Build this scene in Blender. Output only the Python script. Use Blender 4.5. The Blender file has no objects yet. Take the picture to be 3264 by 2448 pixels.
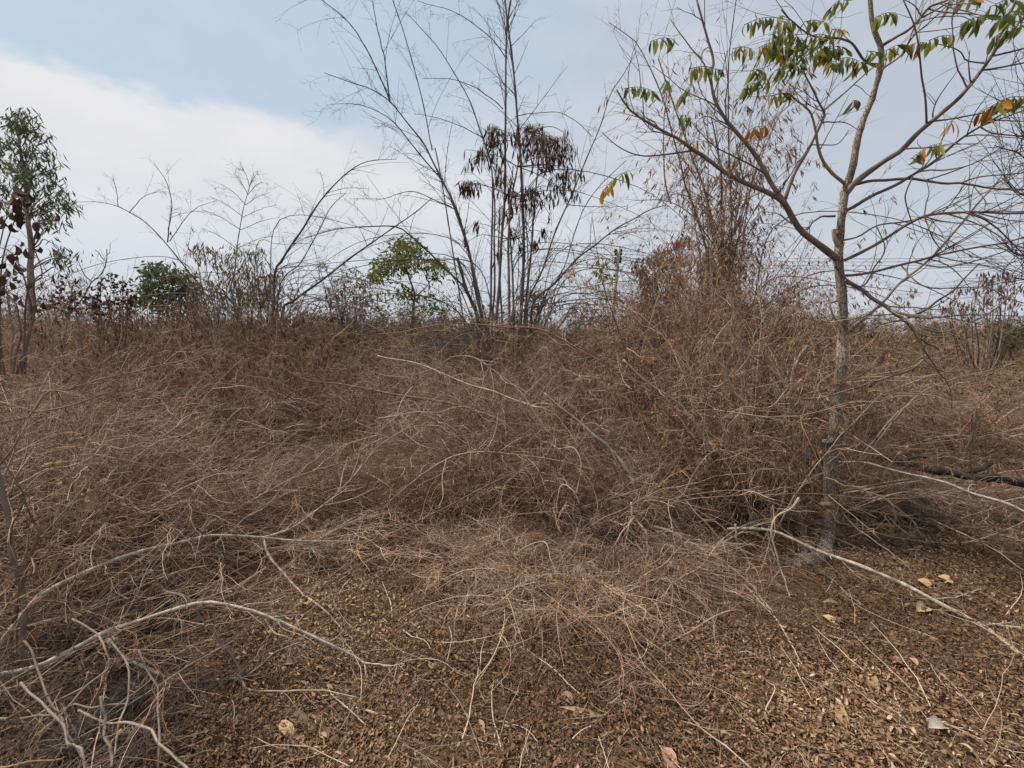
import bpy, math
import numpy as np

sc = bpy.context.scene
COL = sc.collection
rng = np.random.default_rng(11)
TAU = math.tau

# ------------------------------------------------------------------ camera
CAM = np.array([0.0, 0.0, 1.5])
PITCH = math.radians(6.1)
FPX = 1530.0                      # focal length in pixels of a 3264 wide frame
cd = bpy.data.cameras.new('camera')
cam = bpy.data.objects.new('camera', cd)
COL.objects.link(cam)
cam.location = CAM
cam.rotation_euler = (math.pi / 2 - PITCH, 0, 0)
cd.sensor_fit = 'HORIZONTAL'
cd.sensor_width = 36.0
cd.lens = 36.0 * FPX / 3264
cd.clip_start = 0.05
cd.clip_end = 3000
sc.camera = cam

# ------------------------------------------------------------------ ground height and measuring
def gh(x, y):
    x = np.asarray(x, float); y = np.asarray(y, float)
    h = (0.035 * np.sin(1.3 * x + 0.7) * np.cos(1.1 * y) + 0.02 * np.sin(3.1 * x + 1.7 * y)
         + 0.008 * np.sin(7.3 * x - 2.0 * y + 1) + 0.006 * np.cos(9.1 * y + 3 * x))
    far = np.clip((y - 20) / 60, 0, 1)
    return h * (1 + 4 * far)

VIEW = {'D': (0, 0, 1.4756), 'R1': (0, 0, .6631), 'R2': (900, 0, .6631), 'R3': (1900, 0, .6631),
        'R4': (0, 900, .5424), 'R5': (900, 900, .5424), 'R6': (1900, 900, .6166), 'R7': (0, 1600, .7378),
        'R8': (1632, 1600, .7378), 'Z1': (0, 300, .4823), 'Z2': (1700, 700, .3616), 'Z3': (2400, 0, .4219),
        'Z4': (2400, 600, .4219), 'Z5': (2300, 1200, .4219), 'Z6': (500, 1000, .4069), 'Z7': (1100, 2000, .3165)}
FWD = np.array([0, math.cos(PITCH), -math.sin(PITCH)]); UP = np.array([0, math.sin(PITCH), math.cos(PITCH)])
RIGHT = np.array([1.0, 0, 0])

def ray(tag, u, v):
    ox, oy, s = VIEW[tag]
    sx, sy = ox + s * u, oy + s * v
    return RIGHT * ((sx - 1632) / FPX) + UP * (-(sy - 1224) / FPX) + FWD

def P(tag, u, v, D, lift=0.012):
    """a point measured in the photograph, D metres in front of the camera (never below the ground)"""
    d = ray(tag, u, v)
    p = CAM + d * (D / d[1])
    if p[2] < gh(p[0], p[1]) + lift:
        return G(tag, u, v, lift)
    return p

def G(tag, u, v, lift=0.0):
    d = ray(tag, u, v)
    p = CAM + d * (-CAM[2] / d[2])
    for _ in range(4):
        p = CAM + d * ((gh(p[0], p[1]) + lift - CAM[2]) / d[2])
    return p

def path(tag, pts, D0, D1=None, lift=0.012):
    D1 = D0 if D1 is None else D1
    q = np.array(pts, float)
    t = np.concatenate([[0], np.cumsum(np.linalg.norm(np.diff(q, axis=0), axis=1))]); t /= t[-1]
    return np.array([P(tag, a, b, D0 + (D1 - D0) * k, lift) for (a, b), k in zip(q, t)])

def spl(p, K, wig=0.0):
    """smooth curve through measured points, K samples evenly along it"""
    p = np.asarray(p, float)
    if len(p) == 2: p = np.vstack([p[0], p.mean(0), p[1]])
    e = np.vstack([2 * p[0] - p[1], p, 2 * p[-1] - p[-2]])
    out = []
    for i in range(len(p) - 1):
        a, b, c, d = e[i:i + 4]
        t = np.linspace(0, 1, 9)[:-1, None]
        out.append(.5 * (2 * b + (c - a) * t + (2 * a - 5 * b + 4 * c - d) * t * t + (3 * b - a - 3 * c + d) * t ** 3))
    out = np.vstack(out + [p[-1:]])
    s = np.concatenate([[0], np.cumsum(np.linalg.norm(np.diff(out, axis=0), axis=1))])
    x = np.linspace(0, s[-1], K)
    r = np.stack([np.interp(x, s, out[:, k]) for k in range(3)], 1)
    if wig:
        kn = max(4, K // 4); n = rng.normal(0, wig * 2.2, (kn, 3)); n[0] = 0; n = np.stack([np.interp(np.linspace(0, kn - 1, K), np.arange(kn), n[:, k]) for k in range(3)], 1)
        r = r + n
    return r

# ------------------------------------------------------------------ mesh building
def unit(a):
    return a / np.maximum(np.linalg.norm(a, axis=-1, keepdims=True), 1e-9)

class MB:
    def __init__(s):
        s.v = []; s.f = []; s.m = []; s.t = []; s.n = 0
    def add(s, v, f, mat=0, tint=0.5):
        v = v.reshape(-1, 3); f = f.reshape(-1, 4)
        s.v.append(v); s.f.append(f + s.n); s.m.append(np.full(len(f), mat, np.int32))
        s.t.append(np.broadcast_to(np.asarray(tint, np.float32), (len(v),)).copy()); s.n += len(v)
    def tubes(s, pts, rad, S=3, mat=0, tint=None):
        pts = np.asarray(pts, float); rad = np.asarray(rad, float)
        if pts.ndim == 2: pts = pts[None]; rad = np.broadcast_to(rad, pts.shape[1:2])[None]
        N, K, _ = pts.shape
        if N == 0: return
        tan = unit(np.gradient(pts, axis=1))
        mean = unit(tan.mean(1))
        ref = np.zeros((N, 3)); ref[np.arange(N), np.abs(mean).argmin(1)] = 1
        a = unit(np.cross(tan, ref[:, None, :])); b = np.cross(tan, a)
        ang = np.arange(S) * TAU / S + 0.3
        ring = (a[:, :, None] * np.cos(ang)[:, None] + b[:, :, None] * np.sin(ang)[:, None]) * rad[:, :, None, None] + pts[:, :, None]
        i = np.arange(N)[:, None, None] * K * S; k = np.arange(K - 1)[None, :, None] * S; j = np.arange(S)[None, None]
        j2 = (j + 1) % S
        q = np.stack([i + k + j, i + k + j2, i + k + S + j2, i + k + S + j], -1)
        if tint is None: tint = rng.random(N)
        s.add(ring, q, mat, np.repeat(np.broadcast_to(tint, (N,)), K * S))
    def limb(s, pts, r0, r1, K=24, S=8, wig=0.0, mat=0, tint=None, knob=0.0, taper=1.0, cap=True):
        """one traced limb; returns its samples for twigs to sprout from"""
        c = spl(pts, K, wig)
        t = np.linspace(0, 1, K)
        r = r0 + (r1 - r0) * t ** taper
        if knob: r = r * (1 + knob * rng.normal(0, 1, K))
        cc, rr = c, r
        if cap:
            cc = np.vstack([c[:1], c, c[-1:] + 1e-4]); rr = np.concatenate([[r[0] * .02], r, [r[-1] * .02]])
            d0 = unit(c[1] - c[0]); cc[0] = c[0] - d0 * 1e-4
        s.tubes(cc[None], rr[None], S, mat, tint)
        return c, r
    def leaves(s, pos, d, n, L, W, curl=0.3, fold=0.25, mat=0, tint=None, seg=3):
        N = len(pos)
        if N == 0: return
        d = unit(d); sd = unit(np.cross(d, n)); n = np.cross(sd, d)
        L = np.broadcast_to(L, (N,)); W = np.broadcast_to(W, (N,)); curl = np.broadcast_to(curl, (N,)); fold = np.broadcast_to(fold, (N,))
        prof = {2: [.12, 1, .06], 3: [.10, .95, .8, .03], 4: [.08, .8, 1, .68, .02]}[seg]
        rows = []; p = pos.copy(); dd = d.copy(); nn = n.copy(); ca = np.cos(curl)[:, None]; sa = np.sin(curl)[:, None]
        for k in range(seg + 1):
            w = (W * .5 * prof[k])[:, None]; up = nn * (w * fold[:, None] * 2)
            rows += [p - sd * w + up, p, p + sd * w + up]
            p = p + dd * (L / seg)[:, None]
            dd, nn = dd * ca - nn * sa, nn * ca + dd * sa
        v = np.stack(rows, 1)
        R = 3 * (seg + 1)
        q = []
        for k in range(seg):
            for c in (0, 1):
                o = 3 * k + c
                q.append([o, o + 1, o + 4, o + 3])
        q = np.array(q)[None] + np.arange(N)[:, None, None] * R
        if tint is None: tint = rng.random(N)
        s.add(v, q, mat, np.repeat(np.broadcast_to(tint, (N,)), R))
    def mesh(s, name, mats, org=(0, 0, 0), smooth=True):
        me = bpy.data.meshes.new(name)
        v = np.concatenate(s.v) - np.asarray(org); f = np.concatenate(s.f); m = np.concatenate(s.m); t = np.concatenate(s.t)
        me.vertices.add(len(v)); me.vertices.foreach_set('co', v.astype(np.float32).ravel())
        me.loops.add(f.size); me.loops.foreach_set('vertex_index', f.astype(np.int32).ravel())
        me.polygons.add(len(f)); me.polygons.foreach_set('loop_start', (np.arange(len(f)) * 4).astype(np.int32))
        me.polygons.foreach_set('material_index', m)
        me.polygons.foreach_set('use_smooth', np.full(len(f), smooth))
        at = me.attributes.new('tint', 'FLOAT', 'POINT'); at.data.foreach_set('value', t)
        for x in (mats if isinstance(mats, (list, tuple)) else [mats]): me.materials.append(x)
        me.update(calc_edges=True)
        return me
    def build(s, name, mats, parent=None, org=(0, 0, 0), smooth=True):
        o = bpy.data.objects.new(name, s.mesh(name, mats, org, smooth))
        COL.objects.link(o)
        if parent is not None: o.parent = parent
        else: o.location = org
        return o

def tag(o, label=None, cat=None, group=None, kind=None):
    if label: o['label'] = label
    if cat: o['category'] = cat
    if group: o['group'] = group
    if kind: o['kind'] = kind
    return o

def empty(name, loc, label, cat, group=None):
    o = bpy.data.objects.new(name, None); COL.objects.link(o)
    o.location = loc; o.empty_display_size = .1
    return tag(o, label, cat, group)

# ------------------------------------------------------------------ growing twigs
def grow(start, d, L, K, curl=.12, droop=0.0, bend=0.0):
    N = len(start); step = np.broadcast_to(L, (N,))[:, None] / (K - 1)
    d = unit(d); pts = np.empty((N, K, 3)); pts[:, 0] = start
    bv = rng.normal(0, 1, (N, 3)) * bend
    for k in range(1, K):
        d = d + rng.normal(0, curl, (N, 3)) + bv
        d[:, 2] -= droop
        d = unit(d)
        pts[:, k] = pts[:, k - 1] + d * step
    return pts

def taper(r0, K, end=.35):
    return np.asarray(r0)[:, None] * np.linspace(1, end, K)[None]

def spawn(pts, rad, M, t0=.15, t1=1.0, a0=.5, a1=1.2):
    N, K, _ = pts.shape
    i = rng.integers(0, N, M); t = (t0 + (t1 - t0) * rng.random(M)) * (K - 1)
    k = np.minimum(t.astype(int), K - 2); f = (t - k)[:, None]
    p = pts[i, k] * (1 - f) + pts[i, k + 1] * f
    tan = unit(pts[i, k + 1] - pts[i, k])
    per = unit(np.cross(tan, rng.normal(0, 1, (M, 3))))
    a = (a0 + (a1 - a0) * rng.random(M))[:, None]
    r = rad[i, k] * (1 - f[:, 0]) + rad[i, k + 1] * f[:, 0]
    return p, tan * np.cos(a) + per * np.sin(a), r, i

def randdir(N, zlo=-1, zhi=1):
    z = zlo + (zhi - zlo) * rng.random(N); a = TAU * rng.random(N); q = np.sqrt(np.maximum(0, 1 - z * z))
    return np.stack([q * np.cos(a), q * np.sin(a), z], 1)

# ------------------------------------------------------------------ materials
def nodes(m):
    m.use_nodes = True
    nt = m.node_tree; nt.nodes.clear()
    return nt, nt.nodes, nt.links

def ramp(N, stops):
    r = N.new('ShaderNodeValToRGB'); e = r.color_ramp.elements
    while len(e) < len(stops): e.new(.5)
    for x, (pos, c) in zip(e, stops):
        x.position = pos; x.color = (*c, 1)
    return r

def mat(name, stops, rough=.85, nscale=30, namt=.35, bump=0.0, bscale=60, trans=0.0, stretch=None, obj_var=0.0):
    """bark, twig or leaf: the colour varies from piece to piece (tint) and along it (noise)"""
    m = bpy.data.materials.new(name); nt, N, Lk = nodes(m)
    out = N.new('ShaderNodeOutputMaterial'); b = N.new('ShaderNodeBsdfPrincipled')
    at = N.new('ShaderNodeAttribute'); at.attribute_name = 'tint'
    tc = N.new('ShaderNodeTexCoord'); no = N.new('ShaderNodeTexNoise'); no.inputs['Scale'].default_value = nscale; no.inputs['Detail'].default_value = 4
    src = tc.outputs['Object']
    if stretch:
        mp = N.new('ShaderNodeMapping'); mp.inputs['Scale'].default_value = stretch; Lk.new(src, mp.inputs['Vector']); src = mp.outputs['Vector']
    Lk.new(src, no.inputs['Vector'])
    ma = N.new('ShaderNodeMath'); ma.operation = 'MULTIPLY_ADD'; ma.inputs[1].default_value = namt * 2; ma.inputs[2].default_value = -namt
    Lk.new(no.outputs['Fac'], ma.inputs[0])
    ad = N.new('ShaderNodeMath'); ad.operation = 'ADD'; ad.use_clamp = True
    Lk.new(at.outputs['Fac'], ad.inputs[0]); Lk.new(ma.outputs[0], ad.inputs[1])
    fac = ad.outputs[0]
    if obj_var:
        oi = N.new('ShaderNodeObjectInfo'); mo = N.new('ShaderNodeMath'); mo.operation = 'MULTIPLY_ADD'
        mo.inputs[1].default_value = obj_var * 2; mo.inputs[2].default_value = -obj_var; Lk.new(oi.outputs['Random'], mo.inputs[0])
        a2 = N.new('ShaderNodeMath'); a2.operation = 'ADD'; a2.use_clamp = True
        Lk.new(fac, a2.inputs[0]); Lk.new(mo.outputs[0], a2.inputs[1]); fac = a2.outputs[0]
    rp = ramp(N, stops); Lk.new(fac, rp.inputs[0])
    Lk.new(rp.outputs[0], b.inputs['Base Color']); b.inputs['Roughness'].default_value = rough
    b.inputs['Specular IOR Level'].default_value = .25
    if bump:
        n2 = N.new('ShaderNodeTexNoise'); n2.inputs['Scale'].default_value = bscale; n2.inputs['Detail'].default_value = 6; Lk.new(src, n2.inputs['Vector'])
        bp = N.new('ShaderNodeBump'); bp.inputs['Strength'].default_value = bump; bp.inputs['Distance'].default_value = .01
        Lk.new(n2.outputs['Fac'], bp.inputs['Height']); Lk.new(bp.outputs[0], b.inputs['Normal'])
    sh = b.outputs[0]
    if trans:
        tr = N.new('ShaderNodeBsdfTranslucent'); Lk.new(rp.outputs[0], tr.inputs[0])
        mx = N.new('ShaderNodeMixShader'); mx.inputs[0].default_value = trans; Lk.new(sh, mx.inputs[1]); Lk.new(tr.outputs[0], mx.inputs[2]); sh = mx.outputs[0]
    Lk.new(sh, out.inputs[0])
    return m

M = {}
M['twig'] = mat('dry_twig', [(0, (.11, .060, .039)), (.4, (.25, .146, .094)), (.75, (.41, .265, .178)), (1, (.60, .46, .34))], nscale=8, namt=.25, obj_var=.22)
M['twig_red'] = mat('reddish_twig', [(0, (.15, .085, .055)), (.5, (.28, .165, .11)), (1, (.42, .28, .19))], nscale=8, namt=.25, obj_var=.1)
M['stem'] = mat('scrub_stem', [(0, (.09, .053, .036)), (.5, (.25, .165, .11)), (1, (.58, .46, .34))], nscale=15, namt=.3, obj_var=.2)
M['pale'] = mat('pale_bare_branch', [(0, (.15, .105, .068)), (.5, (.31, .235, .165)), (1, (.50, .41, .31))], nscale=22, namt=.4, bump=.35, bscale=90)
M['white'] = mat('bleached_branch', [(0, (.17, .125, .085)), (.3, (.33, .27, .20)), (.6, (.47, .41, .33)), (1, (.60, .55, .46))], nscale=32, namt=.85, bump=.6, bscale=110)
M['greybr'] = mat('grey_branch', [(0, (.11, .082, .060)), (.5, (.22, .175, .135)), (1, (.36, .30, .24))], nscale=20, namt=.4, bump=.3, bscale=90)
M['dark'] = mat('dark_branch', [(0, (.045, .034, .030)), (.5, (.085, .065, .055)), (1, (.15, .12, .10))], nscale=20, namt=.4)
M['bark'] = mat('young_tree_bark', [(0, (.085, .065, .048)), (.4, (.18, .145, .11)), (.7, (.27, .225, .175)), (1, (.38, .33, .27))], nscale=28, namt=.75, bump=.9, bscale=55, stretch=(1, 1, .45))
M['limb'] = mat('smooth_limb_bark', [(0, (.075, .053, .041)), (.5, (.165, .122, .094)), (1, (.34, .275, .22))], nscale=14, namt=.5, bump=.35, bscale=80)
M['bamboo'] = mat('grey_bamboo', [(0, (.055, .044, .039)), (.5, (.12, .10, .09)), (1, (.24, .21, .185))], rough=.6, nscale=6, namt=.3)
M['bambootwig'] = mat('bamboo_twig', [(0, (.05, .04, .037)), (.5, (.09, .074, .067)), (1, (.15, .125, .112))], nscale=8, namt=.2)
M['log'] = mat('weathered_log', [(0, (.030, .023, .018)), (.5, (.062, .048, .038)), (1, (.16, .13, .10))], nscale=18, namt=.8, bump=1.0, bscale=40, stretch=(.3, 1, 1))
M['dryleaf'] = mat('dry_leaf', [(0, (.10, .053, .027)), (.4, (.22, .118, .056)), (.75, (.34, .20, .10)), (1, (.50, .34, .18))], nscale=40, namt=.15, trans=.25, obj_var=.1)
M['litter'] = mat('litter_leaf', [(0, (.075, .043, .025)), (.35, (.17, .098, .057)), (.7, (.285, .175, .10)), (.92, (.42, .285, .17)), (1, (.56, .43, .28))], nscale=40, namt=.12, trans=.12)
M['grass'] = mat('dry_grass', [(0, (.13, .078, .042)), (.5, (.25, .16, .09)), (1, (.43, .31, .19))], nscale=30, namt=.1, trans=.2)
M['pod'] = mat('brown_pod', [(0, (.030, .012, .009)), (.5, (.075, .028, .020)), (1, (.15, .065, .042))], rough=.6, nscale=30, namt=.2)
M['green'] = mat('green_leaf', [(0, (.06, .085, .018)), (.4, (.12, .155, .032)), (.8, (.21, .225, .05)), (1, (.32, .26, .06))], rough=.5, nscale=25, namt=.2, trans=.5)
M['orange'] = mat('yellowing_leaf', [(0, (.22, .06, .012)), (.5, (.45, .17, .015)), (1, (.58, .32, .03))], rough=.55, nscale=25, namt=.3, trans=.35)
M['dullgreen'] = mat('dull_green_leaf', [(0, (.055, .055, .022)), (.5, (.105, .105, .038)), (1, (.18, .165, .07))], nscale=12, namt=.2, trans=.3)
M['euc'] = mat('grey_green_leaf', [(0, (.04, .055, .025)), (.5, (.085, .11, .052)), (1, (.15, .17, .09))], rough=.5, nscale=20, namt=.15, trans=.3)
M['fresh'] = mat('fresh_leaf', [(0, (.05, .08, .008)), (.5, (.15, .185, .018)), (1, (.28, .28, .04))], rough=.5, nscale=20, namt=.15, trans=.35)
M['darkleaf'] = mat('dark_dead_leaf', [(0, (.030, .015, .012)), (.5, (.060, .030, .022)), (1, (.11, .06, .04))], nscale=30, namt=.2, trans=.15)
M['olive'] = mat('olive_dry_leaf', [(0, (.07, .052, .02)), (.5, (.135, .10, .04)), (1, (.24, .17, .075))], nscale=12, namt=.2, trans=.3)
M['redleaf'] = mat('reddish_dry_leaf', [(0, (.085, .038, .028)), (.5, (.15, .075, .055)), (1, (.25, .15, .11))], nscale=12, namt=.2, trans=.25)
M['tanleaf'] = mat('tan_dead_leaf', [(0, (.22, .13, .065)), (.5, (.36, .24, .13)), (1, (.50, .37, .22))], nscale=45, namt=.45, trans=.12, bump=.2)
M['pinkleaf'] = mat('pinkish_dead_leaf', [(0, (.26, .14, .095)), (.5, (.36, .215, .15)), (1, (.46, .30, .22))], nscale=45, namt=.45, trans=.12, bump=.2)
M['greyleaf'] = mat('bleached_dead_leaf', [(0, (.30, .26, .21)), (.5, (.46, .41, .34)), (1, (.60, .55, .48))], nscale=45, namt=.45, trans=.1, bump=.2)
M['brownleaf'] = mat('brown_dead_leaf', [(0, (.13, .085, .06)), (.5, (.20, .135, .095)), (1, (.30, .21, .15))], nscale=45, namt=.4, trans=.1, bump=.2)
M['concrete'] = mat('pole_concrete', [(0, (.42, .40, .36)), (.5, (.55, .53, .48)), (1, (.64, .61, .56))], nscale=9, namt=.4, bump=.3, bscale=30)
M['black'] = mat('insulator_glaze', [(0, (.015, .013, .013)), (1, (.035, .03, .03))], rough=.35)
M['wire'] = mat('wire_metal', [(0, (.05, .05, .055)), (1, (.08, .08, .085))], rough=.5)
M['speck'] = mat('speckled_stem', [(0, (.14, .11, .085)), (.45, (.22, .18, .14)), (.6, (.55, .50, .43)), (1, (.66, .61, .54))], nscale=14, namt=.9)

def bark(name, plate, crack, scale):
    """plates of bark parted by darker cracks, with lichen patches"""
    m = bpy.data.materials.new(name); nt, N, Lk = nodes(m)
    out = N.new('ShaderNodeOutputMaterial'); bs = N.new('ShaderNodeBsdfPrincipled'); tc = N.new('ShaderNodeTexCoord')
    wn = N.new('ShaderNodeTexNoise'); wn.inputs['Scale'].default_value = 14; wn.inputs['Detail'].default_value = 5; Lk.new(tc.outputs['Object'], wn.inputs['Vector'])
    am = N.new('ShaderNodeVectorMath'); am.operation = 'MULTIPLY_ADD'; am.inputs[1].default_value = (.05, .05, .05); Lk.new(wn.outputs['Color'], am.inputs[0]); Lk.new(tc.outputs['Object'], am.inputs[2])
    mp = N.new('ShaderNodeMapping'); mp.inputs['Scale'].default_value = (1, 1, .42); Lk.new(am.outputs[0], mp.inputs['Vector'])
    vo = N.new('ShaderNodeTexVoronoi'); vo.feature = 'DISTANCE_TO_EDGE'; vo.inputs['Scale'].default_value = scale; Lk.new(mp.outputs[0], vo.inputs['Vector'])
    n2 = N.new('ShaderNodeTexNoise'); n2.inputs['Scale'].default_value = 5; n2.inputs['Detail'].default_value = 8; n2.inputs['Roughness'].default_value = .7; Lk.new(tc.outputs['Object'], n2.inputs['Vector'])
    rc = ramp(N, [(.3, plate[0]), (.5, plate[1]), (.68, plate[2])]); Lk.new(n2.outputs['Fac'], rc.inputs[0])
    rk = ramp(N, [(0, (0, 0, 0)), (.09, (1, 1, 1))]); Lk.new(vo.outputs['Distance'], rk.inputs[0])
    mx = N.new('ShaderNodeMix'); mx.data_type = 'RGBA'; Lk.new(rk.outputs[0], mx.inputs[0]); mx.inputs[6].default_value = (*crack, 1); Lk.new(rc.outputs[0], mx.inputs[7])
    Lk.new(mx.outputs[2], bs.inputs['Base Color']); bs.inputs['Roughness'].default_value = .9; bs.inputs['Specular IOR Level'].default_value = .15
    bp = N.new('ShaderNodeBump'); bp.inputs['Strength'].default_value = 1; bp.inputs['Distance'].default_value = .005; Lk.new(rk.outputs[0], bp.inputs['Height']); Lk.new(bp.outputs[0], bs.inputs['Normal'])
    Lk.new(bs.outputs[0], out.inputs[0])
    return m
M['bark'] = bark('cracked_bark', [(.18, .14, .10), (.29, .235, .18), (.43, .37, .29)], (.13, .10, .072), 62)
# soil
def soil():
    m = bpy.data.materials.new('laterite_soil'); nt, N, Lk = nodes(m)
    out = N.new('ShaderNodeOutputMaterial'); b = N.new('ShaderNodeBsdfPrincipled'); tc = N.new('ShaderNodeTexCoord')
    a = N.new('ShaderNodeTexNoise'); a.inputs['Scale'].default_value = .8; a.inputs['Detail'].default_value = 8; a.inputs['Roughness'].default_value = .65
    c = N.new('ShaderNodeTexNoise'); c.inputs['Scale'].default_value = 45; c.inputs['Detail'].default_value = 8; c.inputs['Roughness'].default_value = .7
    for x in (a, c): Lk.new(tc.outputs['Object'], x.inputs['Vector'])
    r1 = ramp(N, [(.3, (.11, .068, .042)), (.5, (.165, .095, .056)), (.62, (.23, .115, .065)), (.8, (.21, .135, .08))]); Lk.new(a.outputs['Fac'], r1.inputs[0])
    r2 = ramp(N, [(.3, (.35, .33, .31)), (.6, (.9, .88, .85)), (.8, (1.2, 1.15, 1.05))]); Lk.new(c.outputs['Fac'], r2.inputs[0])
    mx = N.new('ShaderNodeMix'); mx.data_type = 'RGBA'; mx.blend_type = 'MULTIPLY'; mx.inputs[0].default_value = 1
    Lk.new(r1.outputs[0], mx.inputs[6]); Lk.new(r2.outputs[0], mx.inputs[7]); Lk.new(mx.outputs[2], b.inputs['Base Color'])
    b.inputs['Roughness'].default_value = .95; b.inputs['Specular IOR Level'].default_value = .1
    bp = N.new('ShaderNodeBump'); bp.inputs['Strength'].default_value = .9; bp.inputs['Distance'].default_value = .02
    Lk.new(c.outputs['Fac'], bp.inputs['Height']); Lk.new(bp.outputs[0], b.inputs['Normal']); Lk.new(b.outputs[0], out.inputs[0])
    return m
M['soil'] = soil()

# ------------------------------------------------------------------ world and sun
SUN_EL, SUN_AZ = math.radians(57), math.radians(-75)      # azimuth from +Y towards +X
def world():
    w = bpy.data.worlds.new('World'); sc.world = w; w.use_nodes = True
    nt = w.node_tree; N, Lk = nt.nodes, nt.links; N.clear()
    out = N.new('ShaderNodeOutputWorld'); bg = N.new('ShaderNodeBackground'); bg.inputs[1].default_value = .092
    sky = N.new('ShaderNodeTexSky'); sky.sky_type = 'NISHITA'; sky.sun_disc = False
    sky.sun_elevation = SUN_EL; sky.sun_rotation = SUN_AZ; sky.dust_density = 2.5; sky.air_density = 1.0; sky.ozone_density = 1.5
    tc = N.new('ShaderNodeTexCoord'); D = tc.outputs['Generated']
    def math_(op, a, b=None, c=None, clamp=False):
        m = N.new('ShaderNodeMath'); m.operation = op; m.use_clamp = clamp
        for k, x in enumerate((a, b, c)):
            if x is None: continue
            if isinstance(x, (int, float)): m.inputs[k].default_value = x
            else: Lk.new(x, m.inputs[k])
        return m.outputs[0]
    def dot(vec):
        m = N.new('ShaderNodeVectorMath'); m.operation = 'DOT_PRODUCT'; Lk.new(D, m.inputs[0]); m.inputs[1].default_value = vec
        return m.outputs['Value']
    def noise(scale, detail=6, rough=.55, stretch=(1, 1, 2)):
        mp = N.new('ShaderNodeMapping'); mp.inputs['Scale'].default_value = stretch; Lk.new(D, mp.inputs['Vector'])
        n = N.new('ShaderNodeTexNoise'); n.inputs['Scale'].default_value = scale; n.inputs['Detail'].default_value = detail; n.inputs['Roughness'].default_value = rough
        Lk.new(mp.outputs[0], n.inputs['Vector']); return n.outputs['Fac']
    def mixc(f, a, b):
        m = N.new('ShaderNodeMix'); m.data_type = 'RGBA'
        if isinstance(f, float): m.inputs[0].default_value = f
        else: Lk.new(f, m.inputs[0])
        for k, x in ((6, a), (7, b)):
            if isinstance(x, tuple): m.inputs[k].default_value = (*x, 1)
            else: Lk.new(x, m.inputs[k])
        return m.outputs[2]
    def smooth(x, lo, hi):
        m = N.new('ShaderNodeMapRange'); m.interpolation_type = 'SMOOTHSTEP'
        Lk.new(x, m.inputs[0])
        for k, q in ((1, lo), (2, hi)):
            if isinstance(q, (int, float)): m.inputs[k].default_value = q
            else: Lk.new(q, m.inputs[k])
        return m.outputs[0]
    d1, d2 = unit(ray('D', 0, 90)), unit(ray('D', 760, 290))
    nrm = unit(np.cross(d1, d2)); nrm = nrm if nrm[2] < 0 else -nrm        # positive below the edge
    s = dot(tuple(nrm)); az = dot((1, 0, 0))
    s = math_('ADD', s, math_('ADD', math_('MULTIPLY', math_('SUBTRACT', noise(6, 9, .62), .5), .10), math_('MULTIPLY', math_('SUBTRACT', noise(26, 6, .6), .5), .03)))
    soft = smooth(az, -.40, .12)                                           # the edge dissolves to the right
    wlo = math_('MULTIPLY_ADD', soft, -.22, -.008); whi = math_('MULTIPLY_ADD', soft, .12, .03)
    bank = smooth(s, wlo, whi)
    z = dot((0, 0, 1))
    low = smooth(z, .03, .30)                                              # hazy bluish air under the bank
    bank = math_('MULTIPLY', bank, math_('MULTIPLY_ADD', low, .62, .38))
    bank = math_('MULTIPLY', bank, math_('MULTIPLY_ADD', smooth(az, -.35, .55), -.62, 1.0))
    wisp = smooth(noise(2.3, 7, .6), .42, .72)
    wisp = math_('MULTIPLY', wisp, smooth(az, -.2, .25))
    veil = mixc(smooth(az, -.5, .6), (5.5, 6.8, 8.1), (5.9, 6.4, 7.1))
    veil = mixc(smooth(z, .0, .22), (6.1, 6.7, 7.7), veil)
    base = mixc(.80, sky.outputs[0], veil)
    c = mixc(math_('MULTIPLY', wisp, .6), base, (7.1, 7.1, 7.6))
    c = mixc(math_('MULTIPLY', smooth(noise(9, 8, .65), .45, .75), .16), c, (7.6, 7.7, 8.0))
    body = mixc(smooth(noise(3.2, 7, .6), .35, .68), (7.4, 7.45, 7.8), (8.2, 8.2, 8.35))
    c = mixc(bank, c, body)
    Lk.new(c, bg.inputs[0]); Lk.new(bg.outputs[0], out.inputs[0])
world()
sd = bpy.data.lights.new('sun', 'SUN'); sd.energy = 4.9; sd.angle = math.radians(3.5); sd.color = (1, .90, .79)
sun = bpy.data.objects.new('sun', sd); COL.objects.link(sun)
sun.rotation_euler = (math.pi / 2 - SUN_EL, 0, -SUN_AZ + math.pi)
from mathutils import Vector
sv = Vector((math.sin(SUN_AZ) * math.cos(SUN_EL), math.cos(SUN_AZ) * math.cos(SUN_EL), math.sin(SUN_EL)))
sun.rotation_euler = sv.to_track_quat('Z', 'Y').to_euler()

# ------------------------------------------------------------------ ground
def ground():
    def axis(lo, hi, n, c, k):
        a = np.sinh(np.linspace(np.arcsinh((lo - c) / k), np.arcsinh((hi - c) / k), n)) * k + c
        return a
    X = axis(-700, 700, 320, 0, 1.6); Y = axis(-60, 1400, 320, 2.5, 1.6)
    gx, gy = np.meshgrid(X, Y)
    z = gh(gx, gy)
    near = np.clip(1 - (np.hypot(gx, gy - 2.5) - 6) / 6, 0, 1)
    z = z + near * rng.normal(0, .003, z.shape)
    v = np.stack([gx, gy, z], -1); n, m = gx.shape
    i = np.arange(n - 1)[:, None] * m + np.arange(m - 1)[None]
    b = MB(); b.add(v, np.stack([i, i + 1, i + m + 1, i + m], -1))
    tag(b.build('ground', M['soil']), kind='structure')
ground()

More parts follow.
